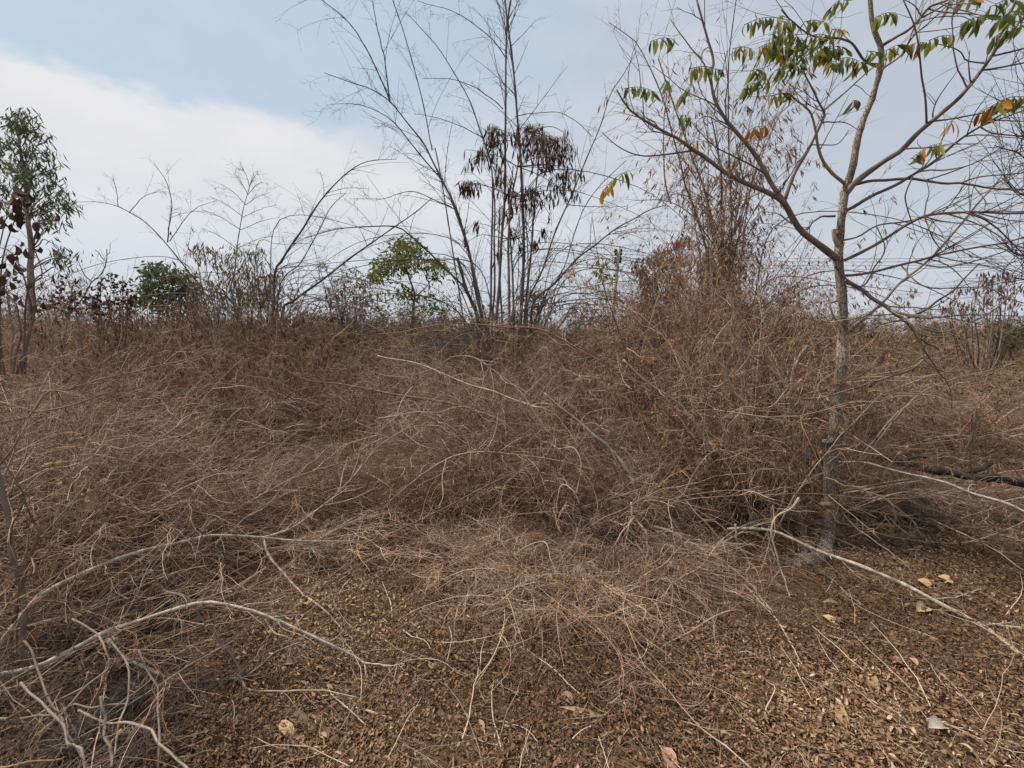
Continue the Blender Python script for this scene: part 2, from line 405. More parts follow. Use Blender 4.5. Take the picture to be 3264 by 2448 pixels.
# density of bare soil: where the litter thins out
def bare(x, y):
    spots = [(*G('D', 2080, 1640)[:2], .35), (*G('D', 960, 1650)[:2], .16), (*G('D', 1350, 1650)[:2], .14), (*G('D', 2110, 905)[:2], 2.0), (*G('R8', 1130, 790)[:2], .10)]
    k = np.ones_like(x)
    for a, b, r in spots: k = np.minimum(k, .12 + .88 * np.clip(np.hypot(x - a, y - b) / r - .3, 0, 1))
    return k

def scatter(n, dmin, dmax, spread=1.25, pw=1.0):
    """ground points, denser towards the camera"""
    u = rng.random(n)
    y = 1 / (1 / dmin + u * (1 / dmax - 1 / dmin)) if pw == 1 else dmin * (dmax / dmin) ** u
    x = (rng.random(n) * 2 - 1) * (spread * .96 * (y + .3) + .55)
    return x, y

def litter():
    b = MB()
    x, y = scatter(430000, 1.05, 9)
    clump = .55 + .45 * np.sin(2.1 * x + 1.3) * np.sin(2.7 * y + .4) + .25 * np.sin(6 * x - 4 * y)
    k = rng.random(len(x)) < bare(x, y) * np.clip(clump + .45, .35, 1)
    x, y = x[k], y[k]; n = len(x)
    z = gh(x, y) + rng.random(n) ** 2 * .035 + .002
    d = randdir(n, -.18, .28); nn = unit(np.stack([rng.normal(0, .42, n), rng.normal(0, .42, n), np.ones(n)], 1))
    L = .012 + .024 * rng.random(n) ** 2.2; grow_ = np.clip(y / 2.8, 1, 2.2); L = L * grow_
    tint = np.clip(rng.beta(1.5, 2.2, n) + .14 * np.sin(3.3 * x + 2 * y) + .10 * np.sin(1.3 * x - 4.1 * y), 0, 1)
    b.leaves(np.stack([x, y, z], 1), d, nn, L, L * (.16 + .34 * rng.random(n)), rng.normal(.25, .55, n), rng.uniform(-.4, .8, n), tint=tint, seg=3)
    tag(b.build('leaf_litter', M['litter']), 'brown carpet of small curled dead leaves over the red soil', 'leaf litter', kind='stuff')
    b = MB()
    x, y = scatter(190000, 1.05, 10)
    k = rng.random(len(x)) < bare(x, y) * (.5 + .5 * (np.sin(1.9 * x + 2) * np.sin(1.4 * y) > -.1))
    x, y = x[k], y[k]
    px, py = scatter(0, 1, 2)
    for u, v, n, r in ((790, 1180, 2600, .55), (850, 1330, 900, .5), (1900, 1250, 1800, .9), (2050, 950, 2500, 2.2), (1100, 1000, 1500, .8), (1980, 800, 2500, 2.5)):
        c = G('D', u, v); x = np.concatenate([x, c[0] + rng.normal(0, r * .6, n)]); y = np.concatenate([y, c[1] + rng.normal(0, r * .6, n)])
    n = len(x)
    d = randdir(n, .0, .75); L = (.04 + .11 * rng.random(n) ** 1.7) * np.clip(y / 3.2, .8, 1.6)
    pts = grow(np.stack([x, y, gh(x, y)], 1), d, L, 5, .12, .16)
    b.tubes(pts, taper(np.full(n, .0009) * np.clip(y / 2.6, 1, 3), 5, .4), 3)
    tag(b.build('dry_grass', M['grass']), 'short dry tan grass bent over the litter and between the scrub', 'grass', kind='stuff')
    b = MB()
    x, y = scatter(1700, 1.15, 8); n = len(x)
    d = randdir(n, -.05, .25); L = .10 + .40 * rng.random(n) ** 2
    pts = grow(np.stack([x, y, gh(x, y) + .015], 1), d, L, 8, .14, .015, .03)
    pts[:, :, 2] = np.maximum(pts[:, :, 2], gh(pts[:, :, 0], pts[:, :, 1]) + .006)
    r = .0013 + .0022 * rng.random(n) ** 2
    b.tubes(pts, taper(r, 8), 4)
    s_, d_, r_, _ = spawn(pts, taper(r, 8), 1500); q = grow(s_, d_, .05 + .15 * rng.random(len(s_)), 5, .15, .0)
    q[:, :, 2] = np.maximum(q[:, :, 2], gh(q[:, :, 0], q[:, :, 1]) + .004)
    b.tubes(q, taper(r_ * .6, 5), 3)
    tag(b.build('twig_litter', M['stem']), 'thin broken twigs lying all over the leaf litter', 'twig litter', kind='stuff')
litter()

# ------------------------------------------------------------------ scrub: shapes grown from the ground
def shrub(nst, L, lean, droop, n2, n3, l2=.5, l3=.2, nleaf=0, lsz=.025, bias=(0, 0, 0), r0=.006, base=.12, leaf_hang=.5, tr=.9, bend=.05, n4=0):
    """returns stems / twigs / leaves of one shrub standing at the origin"""
    a = rng.random(nst) * TAU; th = np.radians(lean[0] + (lean[1] - lean[0]) * rng.random(nst))
    d = np.stack([np.sin(th) * np.cos(a), np.sin(th) * np.sin(a), np.cos(th)], 1) + np.asarray(bias)
    st = np.stack([rng.normal(0, base, nst), rng.normal(0, base, nst), np.full(nst, -.03)], 1)
    ln = L * (.55 + .6 * rng.random(nst)); K = 11
    p1 = grow(st, d, ln, K, .12, droop, bend); ra = r0 * (.5 + .8 * rng.random(nst)); R1 = taper(ra, K, .25)
    s, d, r, _ = spawn(p1, R1, nst * n2, .12, 1, .4, 1.25)
    p2 = grow(s, d, l2 * (.35 + .9 * rng.random(len(s))), 7, .20, droop * .7, .08); R2 = taper(np.clip(r * .7, .0022, .0048), 7, .4)
    s, d, r, _ = spawn(p2, R2, len(p2) * n3, .1, 1, .4, 1.3)
    p3 = grow(s, d, l3 * (.3 + rng.random(len(s))), 5, .26, droop * .4, .07); R3 = taper(np.clip(r * .6, .0011, .0020), 5, .5)
    for q in (p1, p2, p3): q[:, :, 2] = np.maximum(q[:, :, 2], -.03 + .05 * rng.random(q.shape[:2]))
    st_, tw, lf = MB(), MB(), MB()
    st_.tubes(p1, R1, 5); tw.tubes(p2, R2, 3); tw.tubes(p3, R3, 3)
    if n4:
        s, d, r, _ = spawn(p3, R3, len(p3) * n4, .2, 1, .5, 1.3)
        p4 = grow(s, d, l3 * .5 * (.3 + rng.random(len(s))), 4, .2, 0); tw.tubes(p4, taper(np.full(len(s), .0011), 4, .6), 3)
    if nleaf:
        s, d, r, _ = spawn(p3, R3, nleaf, .3, 1, .3, 1.4)
        d = d * (1 - leaf_hang) + np.array([0, 0, -1]) * leaf_hang
        ll = lsz * (.6 + .8 * rng.random(nleaf))
        lf.leaves(s, d, randdir(nleaf), ll, ll * (.22 + .25 * rng.random(nleaf)), rng.normal(.2, .4, nleaf), .3, seg=2)
    return st_, tw, lf

PROTO = bpy.data.collections.new('scrub_kinds')
KIND = {}
def joined(parts):
    j = MB()
    for k, b in enumerate(parts):
        off = 0
        for v, f, t in zip(b.v, b.f, b.t):
            j.add(v, f - off, k, t); off += len(v)
    return j
count = [0]
def kind(name, variants, mats, **kw):
    ids = []; parts = []
    for _ in range(variants):
        pr = shrub(**kw); parts.append(pr)
        o = bpy.data.objects.new('k%02d' % count[0], joined(pr).mesh(name, [M[x] for x in mats])); PROTO.objects.link(o)
        ids.append(count[0]); count[0] += 1
    KIND[name] = (ids, parts, mats)

kind('arch', 3, ('stem', 'twig', 'dryleaf'), nst=15, L=1.5, lean=(8, 60), droop=.10, n2=8, n3=8, l2=.5, l3=.19, nleaf=420, lsz=.026, r0=.0075)
kind('mound', 3, ('stem', 'twig', 'dryleaf'), nst=20, L=1.05, lean=(20, 78), droop=.13, n2=7, n3=9, l2=.40, l3=.17, nleaf=360, lsz=.022, r0=.0062)
kind('lean', 2, ('stem', 'twig', 'dryleaf'), nst=17, L=1.7, lean=(10, 55), droop=.07, n2=8, n3=8, l2=.55, l3=.2, nleaf=500, lsz=.028, bias=(.6, .1, .1), r0=.008)
kind('tall', 3, ('stem', 'twig', 'dryleaf'), nst=12, L=2.0, lean=(4, 32), droop=.04, n2=12, n3=7, l2=.55, l3=.22, nleaf=1500, lsz=.030, r0=.008, leaf_hang=.6)
kind('thick', 2, ('stem', 'twig', 'dryleaf'), nst=13, L=2.75, lean=(3, 34), droop=.035, n2=15, n3=8, l2=.6, l3=.26, nleaf=3000, lsz=.032, r0=.010, leaf_hang=.6)
kind('leafy', 2, ('stem', 'twig', 'olive'), nst=11, L=1.7, lean=(5, 45), droop=.05, n2=10, n3=7, l2=.5, l3=.2, nleaf=2600, lsz=.05, r0=.008, leaf_hang=.5)
kind('rusty', 2, ('stem', 'twig_red', 'redleaf'), nst=10, L=1.7, lean=(5, 45), droop=.05, n2=10, n3=8, l2=.5, l3=.2, nleaf=1500, lsz=.05, r0=.008, leaf_hang=.7)
kind('greenish', 1, ('stem', 'twig', 'dullgreen'), nst=9, L=1.7, lean=(5, 45), droop=.04, n2=9, n3=7, l2=.5, l3=.2, nleaf=2600, lsz=.06, r0=.008, leaf_hang=.4)

kind('shoots', 3, ('pale', 'stem', 'dryleaf'), nst=6, L=1.55, lean=(15, 70), droop=.09, n2=4, n3=3, l2=.45, l3=.15, nleaf=40, lsz=.02, r0=.0075)
def tuft_kind():
    ids, parts = [], []
    for _ in range(2):
        n = 170; st, tw, lf = MB(), MB(), MB(); a = rng.random(n) * TAU; th = np.radians(rng.uniform(3, 50, n))
        d = np.stack([np.sin(th) * np.cos(a), np.sin(th) * np.sin(a), np.cos(th)], 1)
        p = grow(np.stack([rng.normal(0, .10, n), rng.normal(0, .10, n), np.zeros(n)], 1), d, .35 + .55 * rng.random(n), 7, .08, .08, .05); st.tubes(p, taper(np.full(n, .0021), 7, .3), 3)
        s, q, r, _ = spawn(p, taper(np.full(n, .002), 7, .3), 260, .3, 1, .3, 1.1); tw.tubes(grow(s, q, .06 + .12 * rng.random(260), 4, .15, .1), np.full((260, 4), .0011), 3)
        s, q, r, _ = spawn(p, taper(np.full(n, .002), 7, .3), 120, .4, 1, .3, 1.2); lf.leaves(s, q * .5 + [0, 0, -.5], randdir(120), .05, .008, .3, .2, seg=2)
        o = bpy.data.objects.new('k%02d' % count[0], joined((st, tw, lf)).mesh('tuft', [M['grass'], M['grass'], M['dryleaf']])); PROTO.objects.link(o); ids.append(count[0]); count[0] += 1; parts.append((st, tw, lf))
    KIND['tuft'] = (ids, parts, ('grass', 'grass', 'dryleaf'))
tuft_kind()
def instancer():
    g = bpy.data.node_groups.new('scatter_scrub', 'GeometryNodeTree')
    g.interface.new_socket('Geometry', in_out='INPUT', socket_type='NodeSocketGeometry'); g.interface.new_socket('Geometry', in_out='OUTPUT', socket_type='NodeSocketGeometry')
    N, Lk = g.nodes, g.links
    gi, go = N.new('NodeGroupInput'), N.new('NodeGroupOutput'); ip = N.new('GeometryNodeInstanceOnPoints')
    ci = N.new('GeometryNodeCollectionInfo'); ci.inputs['Collection'].default_value = PROTO; ci.inputs['Separate Children'].default_value = True; ci.inputs['Reset Children'].default_value = True
    def attr(n, t):
        a = N.new('GeometryNodeInputNamedAttribute'); a.data_type = t; a.inputs['Name'].default_value = n
        return a.outputs['Attribute']
    Lk.new(gi.outputs[0], ip.inputs['Points']); Lk.new(ci.outputs[0], ip.inputs['Instance']); ip.inputs['Pick Instance'].default_value = True
    Lk.new(attr('idx', 'INT'), ip.inputs['Instance Index']); Lk.new(attr('scl', 'FLOAT_VECTOR'), ip.inputs['Scale'])
    e = N.new('FunctionNodeEulerToRotation'); Lk.new(attr('rot', 'FLOAT_VECTOR'), e.inputs[0]); Lk.new(e.outputs[0], ip.inputs['Rotation'])
    Lk.new(ip.outputs[0], go.inputs[0])
    return g
GN = instancer()
def stuff(name, items, label, cat):
    """items: x, y, kind, height scale, width scale, turn (None = any)"""
    n = len(items); pos, idx, scl, rot = [], [], [], []
    for x, y, k, s, w, tz in items:
        pos.append((x, y, float(gh(x, y)))); idx.append(int(rng.choice(KIND[k][0]))); scl.append((w, w, s))
        rot.append((rng.normal(0, .07), rng.normal(0, .07), rng.random() * TAU if tz is None else tz + rng.normal(0, .35)))
    me = bpy.data.meshes.new(name); me.vertices.add(n); me.vertices.foreach_set('co', np.array(pos, np.float32).ravel())
    me.attributes.new('idx', 'INT', 'POINT').data.foreach_set('value', np.array(idx, np.int32))
    me.attributes.new('scl', 'FLOAT_VECTOR', 'POINT').data.foreach_set('vector', np.array(scl, np.float32).ravel())
    me.attributes.new('rot', 'FLOAT_VECTOR', 'POINT').data.foreach_set('vector', np.array(rot, np.float32).ravel())
    o = bpy.data.objects.new(name, me); COL.objects.link(o)
    o.modifiers.new('scatter', 'NODES').node_group = GN
    tag(o, label, cat, kind='stuff')

def zone(n, q0, q1, y0, y1, kinds, s, w, turn=None, skip=()):
    """n shrubs between two viewing slopes q = x / y and two depths"""
    out = []
    while len(out) < n:
        y = math.sqrt(y0 * y0 + rng.random() * (y1 * y1 - y0 * y0)); x = y * (q0 + (q1 - q0) * rng.random())
        if any(abs(x - a) < c and abs(y - b) < d for a, b, c, d in skip): continue
        out.append((x, y, str(rng.choice(kinds)), s[0] + (s[1] - s[0]) * rng.random(), w[0] + (w[1] - w[0]) * rng.random(), turn))
    return out
def xq(u): return (u - 1106) * 1.4756 / FPX
HC = (xq(515) * 4.9, 4.9)
sand = G('D', 790, 1185)
HOLLOW = [(*HC, .75, .7), (sand[0], sand[1], .35, .3)]
items = []
items += zone(22, -1.2, -.45, 2.7, 5.6, ['shoots'], (.6, .95), (.9, 1.1), None, [(HC[0] * .8, HC[1] * .8, .5, 1.2)])
items += zone(7, -.06, .26, 2.65, 3.2, ['mound'], (.25, .40), (.75, 1.0))
items += zone(14, -.40, .28, 3.3, 5.4, ['shoots'], (.5, .8), (.9, 1.1))
items += zone(26, .20, .55, 3.5, 5.2, ['shoots'], (.7, 1.2), (.8, 1.0))
items += zone(14, .55, 1.1, 3.6, 6.0, ['shoots'], (.5, .8), (.9, 1.1))
items += zone(12, .22, .60, 3.7, 6.0, ['tuft'], (.8, 1.25), (.9, 1.3))
items += zone(10, -.45, .22, 3.6, 5.6, ['tuft'], (.6, 1.1), (.9, 1.3))
RED = [(*G('D', 2110, 905)[:2], 1.7, 1.2)]
items += zone(10, .55, 1.15, 4.2, 8.0, ['tuft'], (.6, 1.0), (.9, 1.4), None, RED)
items += zone(20, .54, 1.15, 5.4, 8.4, ['leafy', 'arch', 'rusty'], (.55, .85), (.9, 1.2), None, RED)
items += zone(12, -1.2, -.45, 3.2, 7.0, ['tuft'], (.8, 1.4), (.9, 1.3))
items += zone(26, -1.3, -.68, 2.75, 3.7, ['lean', 'mound', 'lean'], (.6, .82), (.8, 1.0), 0.0)
items += zone(9, -1.3, -.98, 2.5, 3.1, ['lean', 'arch'], (.82, 1.0), (.8, 1.0), 0.0)
items += zone(8, -1.3, -.88, 2.0, 2.7, ['lean', 'mound'], (.36, .5), (.6, .8), 0.0)
items += zone(30, -1.25, -.54, 3.6, 5.4, ['lean', 'lean', 'arch'], (.85, 1.15), (.9, 1.1), 0.0, HOLLOW)
items += zone(26, -1.25, -.40, 4.9, 6.8, ['arch', 'lean', 'rusty'], (1.15, 1.4), (.9, 1.1), None, HOLLOW)
items += zone(26, -1.2, -.30, 6.6, 9.0, ['leafy', 'rusty', 'arch'], (1.0, 1.22), (.9, 1.2))
items += zone(40, -1.2, -.38, 5.6, 8.0, ['arch', 'lean', 'arch'], (1.2, 1.45), (.9, 1.2))
items += zone(9, -.52, -.22, 3.1, 4.2, ['mound'], (.22, .40), (.8, 1.0), None, HOLLOW)
items += zone(22, -.50, -.10, 4.2, 5.4, ['mound'], (.5, .85), (.8, 1.1), None, HOLLOW)
items += zone(34, -.45, .12, 5.4, 7.6, ['arch', 'arch', 'mound'], (1.0, 1.25), (.9, 1.2))
items += zone(12, -.16, .12, 5.0, 6.2, ['arch'], (1.1, 1.25), (.9, 1.1))
items += zone(12, -.14, .26, 2.65, 3.5, ['mound'], (.22, .42), (.7, .95))
items += zone(11, -.08, .26, 3.5, 4.3, ['mound', 'mound', 'arch'], (.6, .85), (.8, 1.0))
items += zone(22, -.06, .28, 4.3, 5.6, ['arch', 'mound'], (.8, 1.05), (.9, 1.1))
items += zone(8, .24, .33, 4.2, 5.2, ['arch'], (.8, .95), (.85, 1.0))
items += zone(8, .31, .47, 4.1, 5.2, ['tall', 'arch'], (.8, 1.05), (.85, 1.0))
items += zone(16, .31, .50, 4.4, 6.2, ['thick'], (.82, 1.05), (.85, 1.0))
items += zone(28, .10, .30, 5.6, 7.6, ['arch', 'rusty'], (.58, .78), (.9, 1.1))
items += zone(20, .30, .54, 5.8, 7.6, ['tall', 'rusty', 'thick'], (.8, 1.0), (.9, 1.1))
items += zone(10, .50, 1.0, 3.9, 5.0, ['mound'], (.3, .5), (.9, 1.1))
items += zone(40, .54, 1.15, 5.0, 7.4, ['mound', 'arch', 'arch'], (.55, .85), (.9, 1.1))
items += zone(12, .60, 1.1, 3.6, 5.0, ['mound'], (.3, .5), (.9, 1.1))
# lower the scrub that would stand between the eye and the dark hollow, wall the hollow in
items = [(x, y, k, s * (.42 if abs(x / y - xq(515)) < .11 and y < 4.4 else .6 if -.40 < x / y - xq(515) < 0 and y < 4.6 else 1), w, t) for x, y, k, s, w, t in items]
for dx, dy, s in ((-.75, .35, 1.0), (-.6, .9, 1.1), (-.1, 1.0, 1.15), (.35, .95, 1.1), (.7, .5, .95), (0, 1.4, 1.2), (-.3, 1.3, 1.2), (.3, 1.4, 1.2)):
    items.append((HC[0] + dx, HC[1] + dy, 'arch', s, 1.2, None))
items = [i for i in items if not (abs(i[0] / i[1] - xq(515)) < .07 and i[1] < 4.2)]
items = [i for i in items if not (i[2] == 'shoots' and -.3 < i[0] / i[1] - xq(515) < .12 and i[1] < 4.5)]
stuff('dry_undergrowth', items, 'tangled brown mass of leafless scrub filling the middle of the clearing', 'undergrowth')
RED = [(*G('D', 2110, 905)[:2], 2.0, 1.3)]
far = []
far += zone(16, -.50, -.06, 8.6, 11.5, ['leafy', 'leafy', 'rusty'], (1.15, 1.55), (1.0, 1.4))
far += zone(10, -1.1, -.5, 8.6, 12, ['leafy', 'rusty'], (1.2, 1.6), (1.0, 1.4))
far += zone(90, -1.2, .0, 8.0, 14, ['arch', 'leafy', 'rusty'], (.95, 1.3), (1.1, 1.5))
far += zone(32, .0, .30, 7.6, 14, ['arch', 'leafy', 'rusty'], (.7, .92), (1.1, 1.5))
far += zone(40, .30, .55, 7.6, 14, ['arch', 'leafy', 'rusty', 'tall'], (.85, 1.2), (1.1, 1.5))
far += zone(45, .55, 1.2, 9.4, 15, ['arch', 'leafy', 'mound'], (.7, .95), (1.1, 1.4), None, RED)
far = [(x, y, k, s * (.8 if .12 < x / y < .32 else 1), w, t) for x, y, k, s, w, t in far]
far += zone(150, -1.2, 1.2, 14, 40, ['leafy', 'rusty', 'leafy', 'greenish', 'arch'], (1.0, 1.7), (1.3, 2.2))
far += zone(120, -1.2, 1.2, 40, 120, ['leafy', 'rusty', 'greenish'], (1.8, 3.2), (3, 5))
stuff('far_thicket', far, 'low olive and brown thicket reaching to the horizon behind the bamboo', 'thicket')

# single shrubs that can be told apart
def shrub_thing(kindname, tagv, u, v, D, s, w, label, turn=None, name='dry_shrub', mats=None, group='dry shrubs in the scrub'):
    p = P(tagv, u, v, D); p[2] = gh(p[0], p[1])
    ids, parts, mm = KIND[kindname]; mm = mats or mm
    r = empty(name, p, label, 'shrub', group)
    r.rotation_euler.z = rng.random() * TAU if turn is None else turn; r.scale = (w, w, s)
    key = (kindname, tuple(mm)); i = int(rng.integers(len(parts)))
    for nm, b, mk in zip(('stems', 'twigs', 'dead_leaves' if mm[2] not in ('fresh', 'green', 'euc') else 'leaves'), parts[i], mm):
        ck = (key, i, nm)
        if ck not in CACHE: CACHE[ck] = b.mesh(nm, M[mk])
        o = bpy.data.objects.new(nm, CACHE[ck]); COL.objects.link(o); o.parent = r
    return r
CACHE = {}

# ------------------------------------------------------------------ bare branches, each traced and lying at its own depth
def branch(name, label, cat, group, main, r, mtl, forks=(), twigs=0, tl=.18, S=7, K=34, wig=.0032, spurs=0, knob=.11, fork_name='side_branch', t0=.25):
    """main = (view, points, near depth, far depth); r = (butt, tip)"""
    tg, pts, D0, D1 = main
    w = path(tg, pts, D0, D1); org = w[0].copy(); org[2] = float(gh(org[0], org[1])) if org[2] < .12 else org[2]
    b = MB(); c, rr = b.limb(w, r[0], r[1], K, S, wig, tint=.35 + .4 * rng.random(), knob=knob)
    if twigs:
        s, d, q, _ = spawn(c[None], rr[None], twigs, t0, 1, .5, 1.2)
        p = grow(s, d, tl * (.4 + rng.random(twigs)), 7, .16, .03, .05); R = taper(np.clip(q * .45, .0012, .004), 7, .4); b.tubes(p, R, 4)
        s, d, q, _ = spawn(p, R, twigs * 3, .2, 1, .5, 1.2); b.tubes(grow(s, d, tl * .4 * (.4 + rng.random(len(s))), 5, .18), taper(np.clip(q * .6, .0008, .002), 5, .5), 3)
    if spurs:
        s, d, q, _ = spawn(c[None], rr[None], spurs, .1, .95, .9, 1.3)
        b.tubes(grow(s, d, .012 + .03 * rng.random(spurs), 3, .1), taper(q * .45, 3, .3), 4)
    o = tag(b.build(name, M[mtl], None, org), label, cat, group)
    for f in forks:
        fp, fr = f[0], f[1]; ftg = f[2] if len(f) > 2 and f[2] else tg; dd = f[3] if len(f) > 3 else None
        i = 0
        fw = path(ftg, fp, *(dd or (D0, D1)))
        if dd is None:                                            # hang the fork on the branch: take its depth from the nearest sample
            dist = np.linalg.norm((c - CAM) / np.linalg.norm(c - CAM, axis=1)[:, None] - unit(ray(ftg, *fp[0])), axis=1); i = int(dist.argmin())
            fw = path(ftg, fp, c[i][1], c[i][1] * (1 + .06 * rng.normal())); fw[0] = c[i]
        fb = MB(); cc, fr2 = fb.limb(fw, fr[0], fr[1], 16, 6, wig, tint=.3 + .4 * rng.random(), knob=knob)
        n = max(3, twigs // 4)
        s, d, q, _ = spawn(cc[None], fr2[None], n, .2, 1, .5, 1.2); fb.tubes(grow(s, d, tl * .7 * (.4 + rng.random(n)), 6, .16, .03), taper(np.clip(q * .5, .001, .003), 6, .4), 4)
        ob = fb.build(fork_name, M[mtl], o, org)
    return o

GL = 'bare branches piled at the lower left'
B7 = [
 ('long pale branch rising from the left edge and bending level over the scrub', [(0,620),(150,430),(400,290),(600,210),(860,155),(960,148),(1150,155),(1280,165),(1540,172)], 2.0, 2.9, (.014,.004), 'white',
   [([(1155,160),(1160,230),(1230,310),(1300,390),(1400,490),(1500,590),(1560,620)], (.008,.003)), ([(1150,155),(1260,110),(1400,10),(1500,-60)], (.007,.003)), ([(700,190),(710,240),(640,310),(560,350),(430,390)], (.006,.0025)), ([(960,150),(945,190),(965,240),(950,290)], (.006,.002)), ([(880,150),(870,110)], (.005,.003))], 26),
 ('arched pale branch bowing over the lower left pile down to the leaf litter', [(0,745),(170,715),(330,640),(480,550),(700,480),(880,440),(1000,450),(1130,480),(1260,540),(1400,610),(1570,690),(1590,760),(1615,835),(1690,855),(1780,857)], 1.85, 2.0, (.0095,.004), 'white',
   [([(1590,700),(1660,720),(1740,705)], (.005,.002)), ([(1300,560),(1420,600),(1480,560)], (.004,.002))], 12),
 ('crooked grey branch snaking low over the litter at the lower left', [(460,590),(540,675),(640,725),(780,770),(860,775),(1040,772),(1060,810),(1180,840),(1320,878),(1440,880),(1560,895),(1700,940),(1820,950)], 1.98, 1.75, (.009,.003), 'pale',
   [([(1060,760),(1180,660),(1290,610)], (.005,.002)), ([(1130,785),(1250,805),(1400,830),(1560,857)], (.004,.002)), ([(1130,840),(1110,890),(1070,930),(1090,975),(1200,980)], (.003,.0015))], 10),
 ('grey stem arching out of the bottom edge at the lower left', [(340,900),(450,940),(560,965),(680,1020),(760,1090),(830,1190)], 1.62, 1.35, (.0048,.004), 'greybr', [], 3),
 ('thin upright stem crossing the left pile down to the bottom edge', [(105,600),(145,650),(165,760),(210,880),(260,950),(330,1060),(400,1160)], 1.75, 1.4, (.0042,.0035), 'greybr', [], 4),
 ('straight thin stem slanting down across the arched pale branch', [(650,290),(700,390),(800,430),(850,490),(950,600),(1060,750)], 1.95, 1.88, (.005,.004), 'greybr', [], 4),
 ('hooked pale stem curling back to the left in the lower left pile', [(300,500),(440,600),(465,650),(460,710),(370,800),(240,930),(170,1000)], 1.75, 1.5, (.0038,.003), 'pale', [], 4),
 ('long vertical stem standing in the dark gap of the lower left pile', [(600,640),(650,760),(680,860),(690,980),(685,1160)], 1.75, 1.45, (.004,.0035), 'greybr', [], 3),
 ('bent stem with a kink dropping to the bottom edge at the lower left', [(470,590),(540,690),(550,780),(525,950),(490,1050),(470,1160)], 1.75, 1.42, (.004,.0035), 'greybr', [], 3),
 ('pale stick lying nearly level just above the bottom left corner', [(0,935),(210,915),(340,885),(560,868)], 1.62, 1.66, (.0042,.003), 'stem', [([(20,960),(190,830),(260,790)], (.005,.003))], 4),
 ('upright broken stub with a blunt top at the lower left', [(435,840),(450,940),(470,1040),(480,1160)], 1.6, 1.42, (.005,.005), 'greybr', [], 0),
 ('bright straw coloured stick crossing the bottom left corner', [(0,1149),(130,1130),(300,1104)], 1.42, 1.46, (.004,.002), 'tanleaf', [], 0),
 ('grey branch slanting down to the right out of the left bottom edge', [(90,780),(250,940),(330,1040),(390,1160)], 1.6, 1.38, (.0042,.004), 'greybr', [], 2),
 ('long thin branch sweeping up to the right behind the hooked pale stem', [(0,800),(250,690),(480,560),(760,470),(1000,370),(1150,290)], 1.85, 2.4, (.006,.003), 'stem', [([(640,520),(720,500),(900,520),(1100,500)], (.003,.0015))], 10),
 ('thin branch rising steeply from the left edge towards the long pale branch', [(0,570),(200,510),(430,440),(700,330),(900,270)], 2.0, 2.4, (.005,.0025), 'stem', [], 10),
 ('thin twig drooping from the arched branch with a curl at its end', [(1155,480),(1160,530),(1190,570),(1245,600),(1240,670),(1225,690)], 1.95, 1.85, (.0035,.002), 'pale', [], 2),
]
for lab, pts, D0, D1, r, mt, fk, tw in B7:
    branch('bare_branch', lab, 'branch', GL, ('R7', pts, D0, D1), r, mt, fk, tw, tl=.2, spurs=6)

G4 = 'stems leaning through the scrub on the left'
B4 = [
 ('long stem sweeping from the left edge up to the right with a forked end', [(0,825),(90,805),(180,775),(260,640),(370,625),(540,590),(720,545),(900,510),(1100,460),(1300,390)], 2.8, 3.6, (.008,.003), 'stem', [([(720,545),(740,450),(775,390)], (.004,.002)), ([(185,765),(380,735),(620,660),(800,600)], (.006,.003)), ([(1110,455),(1105,400),(1130,370)], (.003,.0015))], 22),
 ('forked pale stem standing beside the dark hollow in the scrub', [(1060,1080),(1040,950),(1020,780),(1060,740),(1125,640),(1160,625)], 3.6, 3.7, (.010,.004), 'pale', [([(1015,775),(975,730),(955,690)], (.006,.003)), ([(1120,640),(1050,610),(940,590),(900,560)], (.005,.002)), ([(1150,620),(1170,690),(1160,800),(1155,870)], (.005,.003))], 12),
 ('upright pale stem with a small fork at the right of the dark hollow', [(1580,1000),(1575,900),(1570,800),(1570,740),(1540,700)], 4.2, 4.2, (.007,.004), 'stem', [([(1570,740),(1580,705)], (.003,.002)), ([(1575,745),(1650,770),(1750,820)], (.003,.0015))], 6),
 ('long thin stem running up to the right in front of the dark hollow', [(860,960),(1000,900),(1150,820),(1300,740),(1480,680),(1560,640)], 3.5, 4.3, (.005,.002), 'stem', [], 14),
 ('pale stem bending level above the long pale branch', [(1010,1190),(1110,1155),(1200,1140),(1290,1180),(1480,1160),(1640,1155)], 3.0, 3.3, (.006,.003), 'pale', [([(1200,1140),(1210,1180),(1290,1185)], (.004,.002))], 10),
 ('straight stem rising across the left scrub below the sweeping one', [(0,1090),(150,1030),(330,960),(540,900),(700,830),(900,760)], 2.6, 3.2, (.006,.003), 'stem', [], 16),
 ('low stem sweeping up from the left edge with a hooked fork', [(0,1240),(200,1140),(420,1080),(560,1000),(640,840),(700,760)], 2.4, 2.9, (.006,.003), 'stem', [([(455,1290),(440,1380),(470,1440)], (.004,.002))], 16),
 ('thin pale stem with a double kink hanging low on the left', [(520,1100),(490,1200),(450,1280),(435,1350),(465,1430)], 2.3, 2.25, (.0045,.003), 'pale', [], 4),
 ('crossing stem reaching from the low left up to the hollow', [(700,1480),(860,1400),(1010,1330),(1180,1260),(1330,1240),(1550,1150),(1700,1000)], 2.8, 3.6, (.007,.003), 'stem', [([(1380,1280),(1500,1220),(1640,1130)], (.004,.002))], 16),
 ('fan stem running up from the pale branch towards the middle mound', [(1560,1320),(1620,1260),(1720,1150),(1790,1090),(1900,1000)], 3.1, 3.6, (.006,.003), 'stem', [], 12),
]
for lab, pts, D0, D1, r, mt, fk, tw in B4:
    branch('scrub_branch', lab, 'branch', G4, ('R4', pts, D0, D1), r, mt, fk, tw, tl=.25, spurs=4)

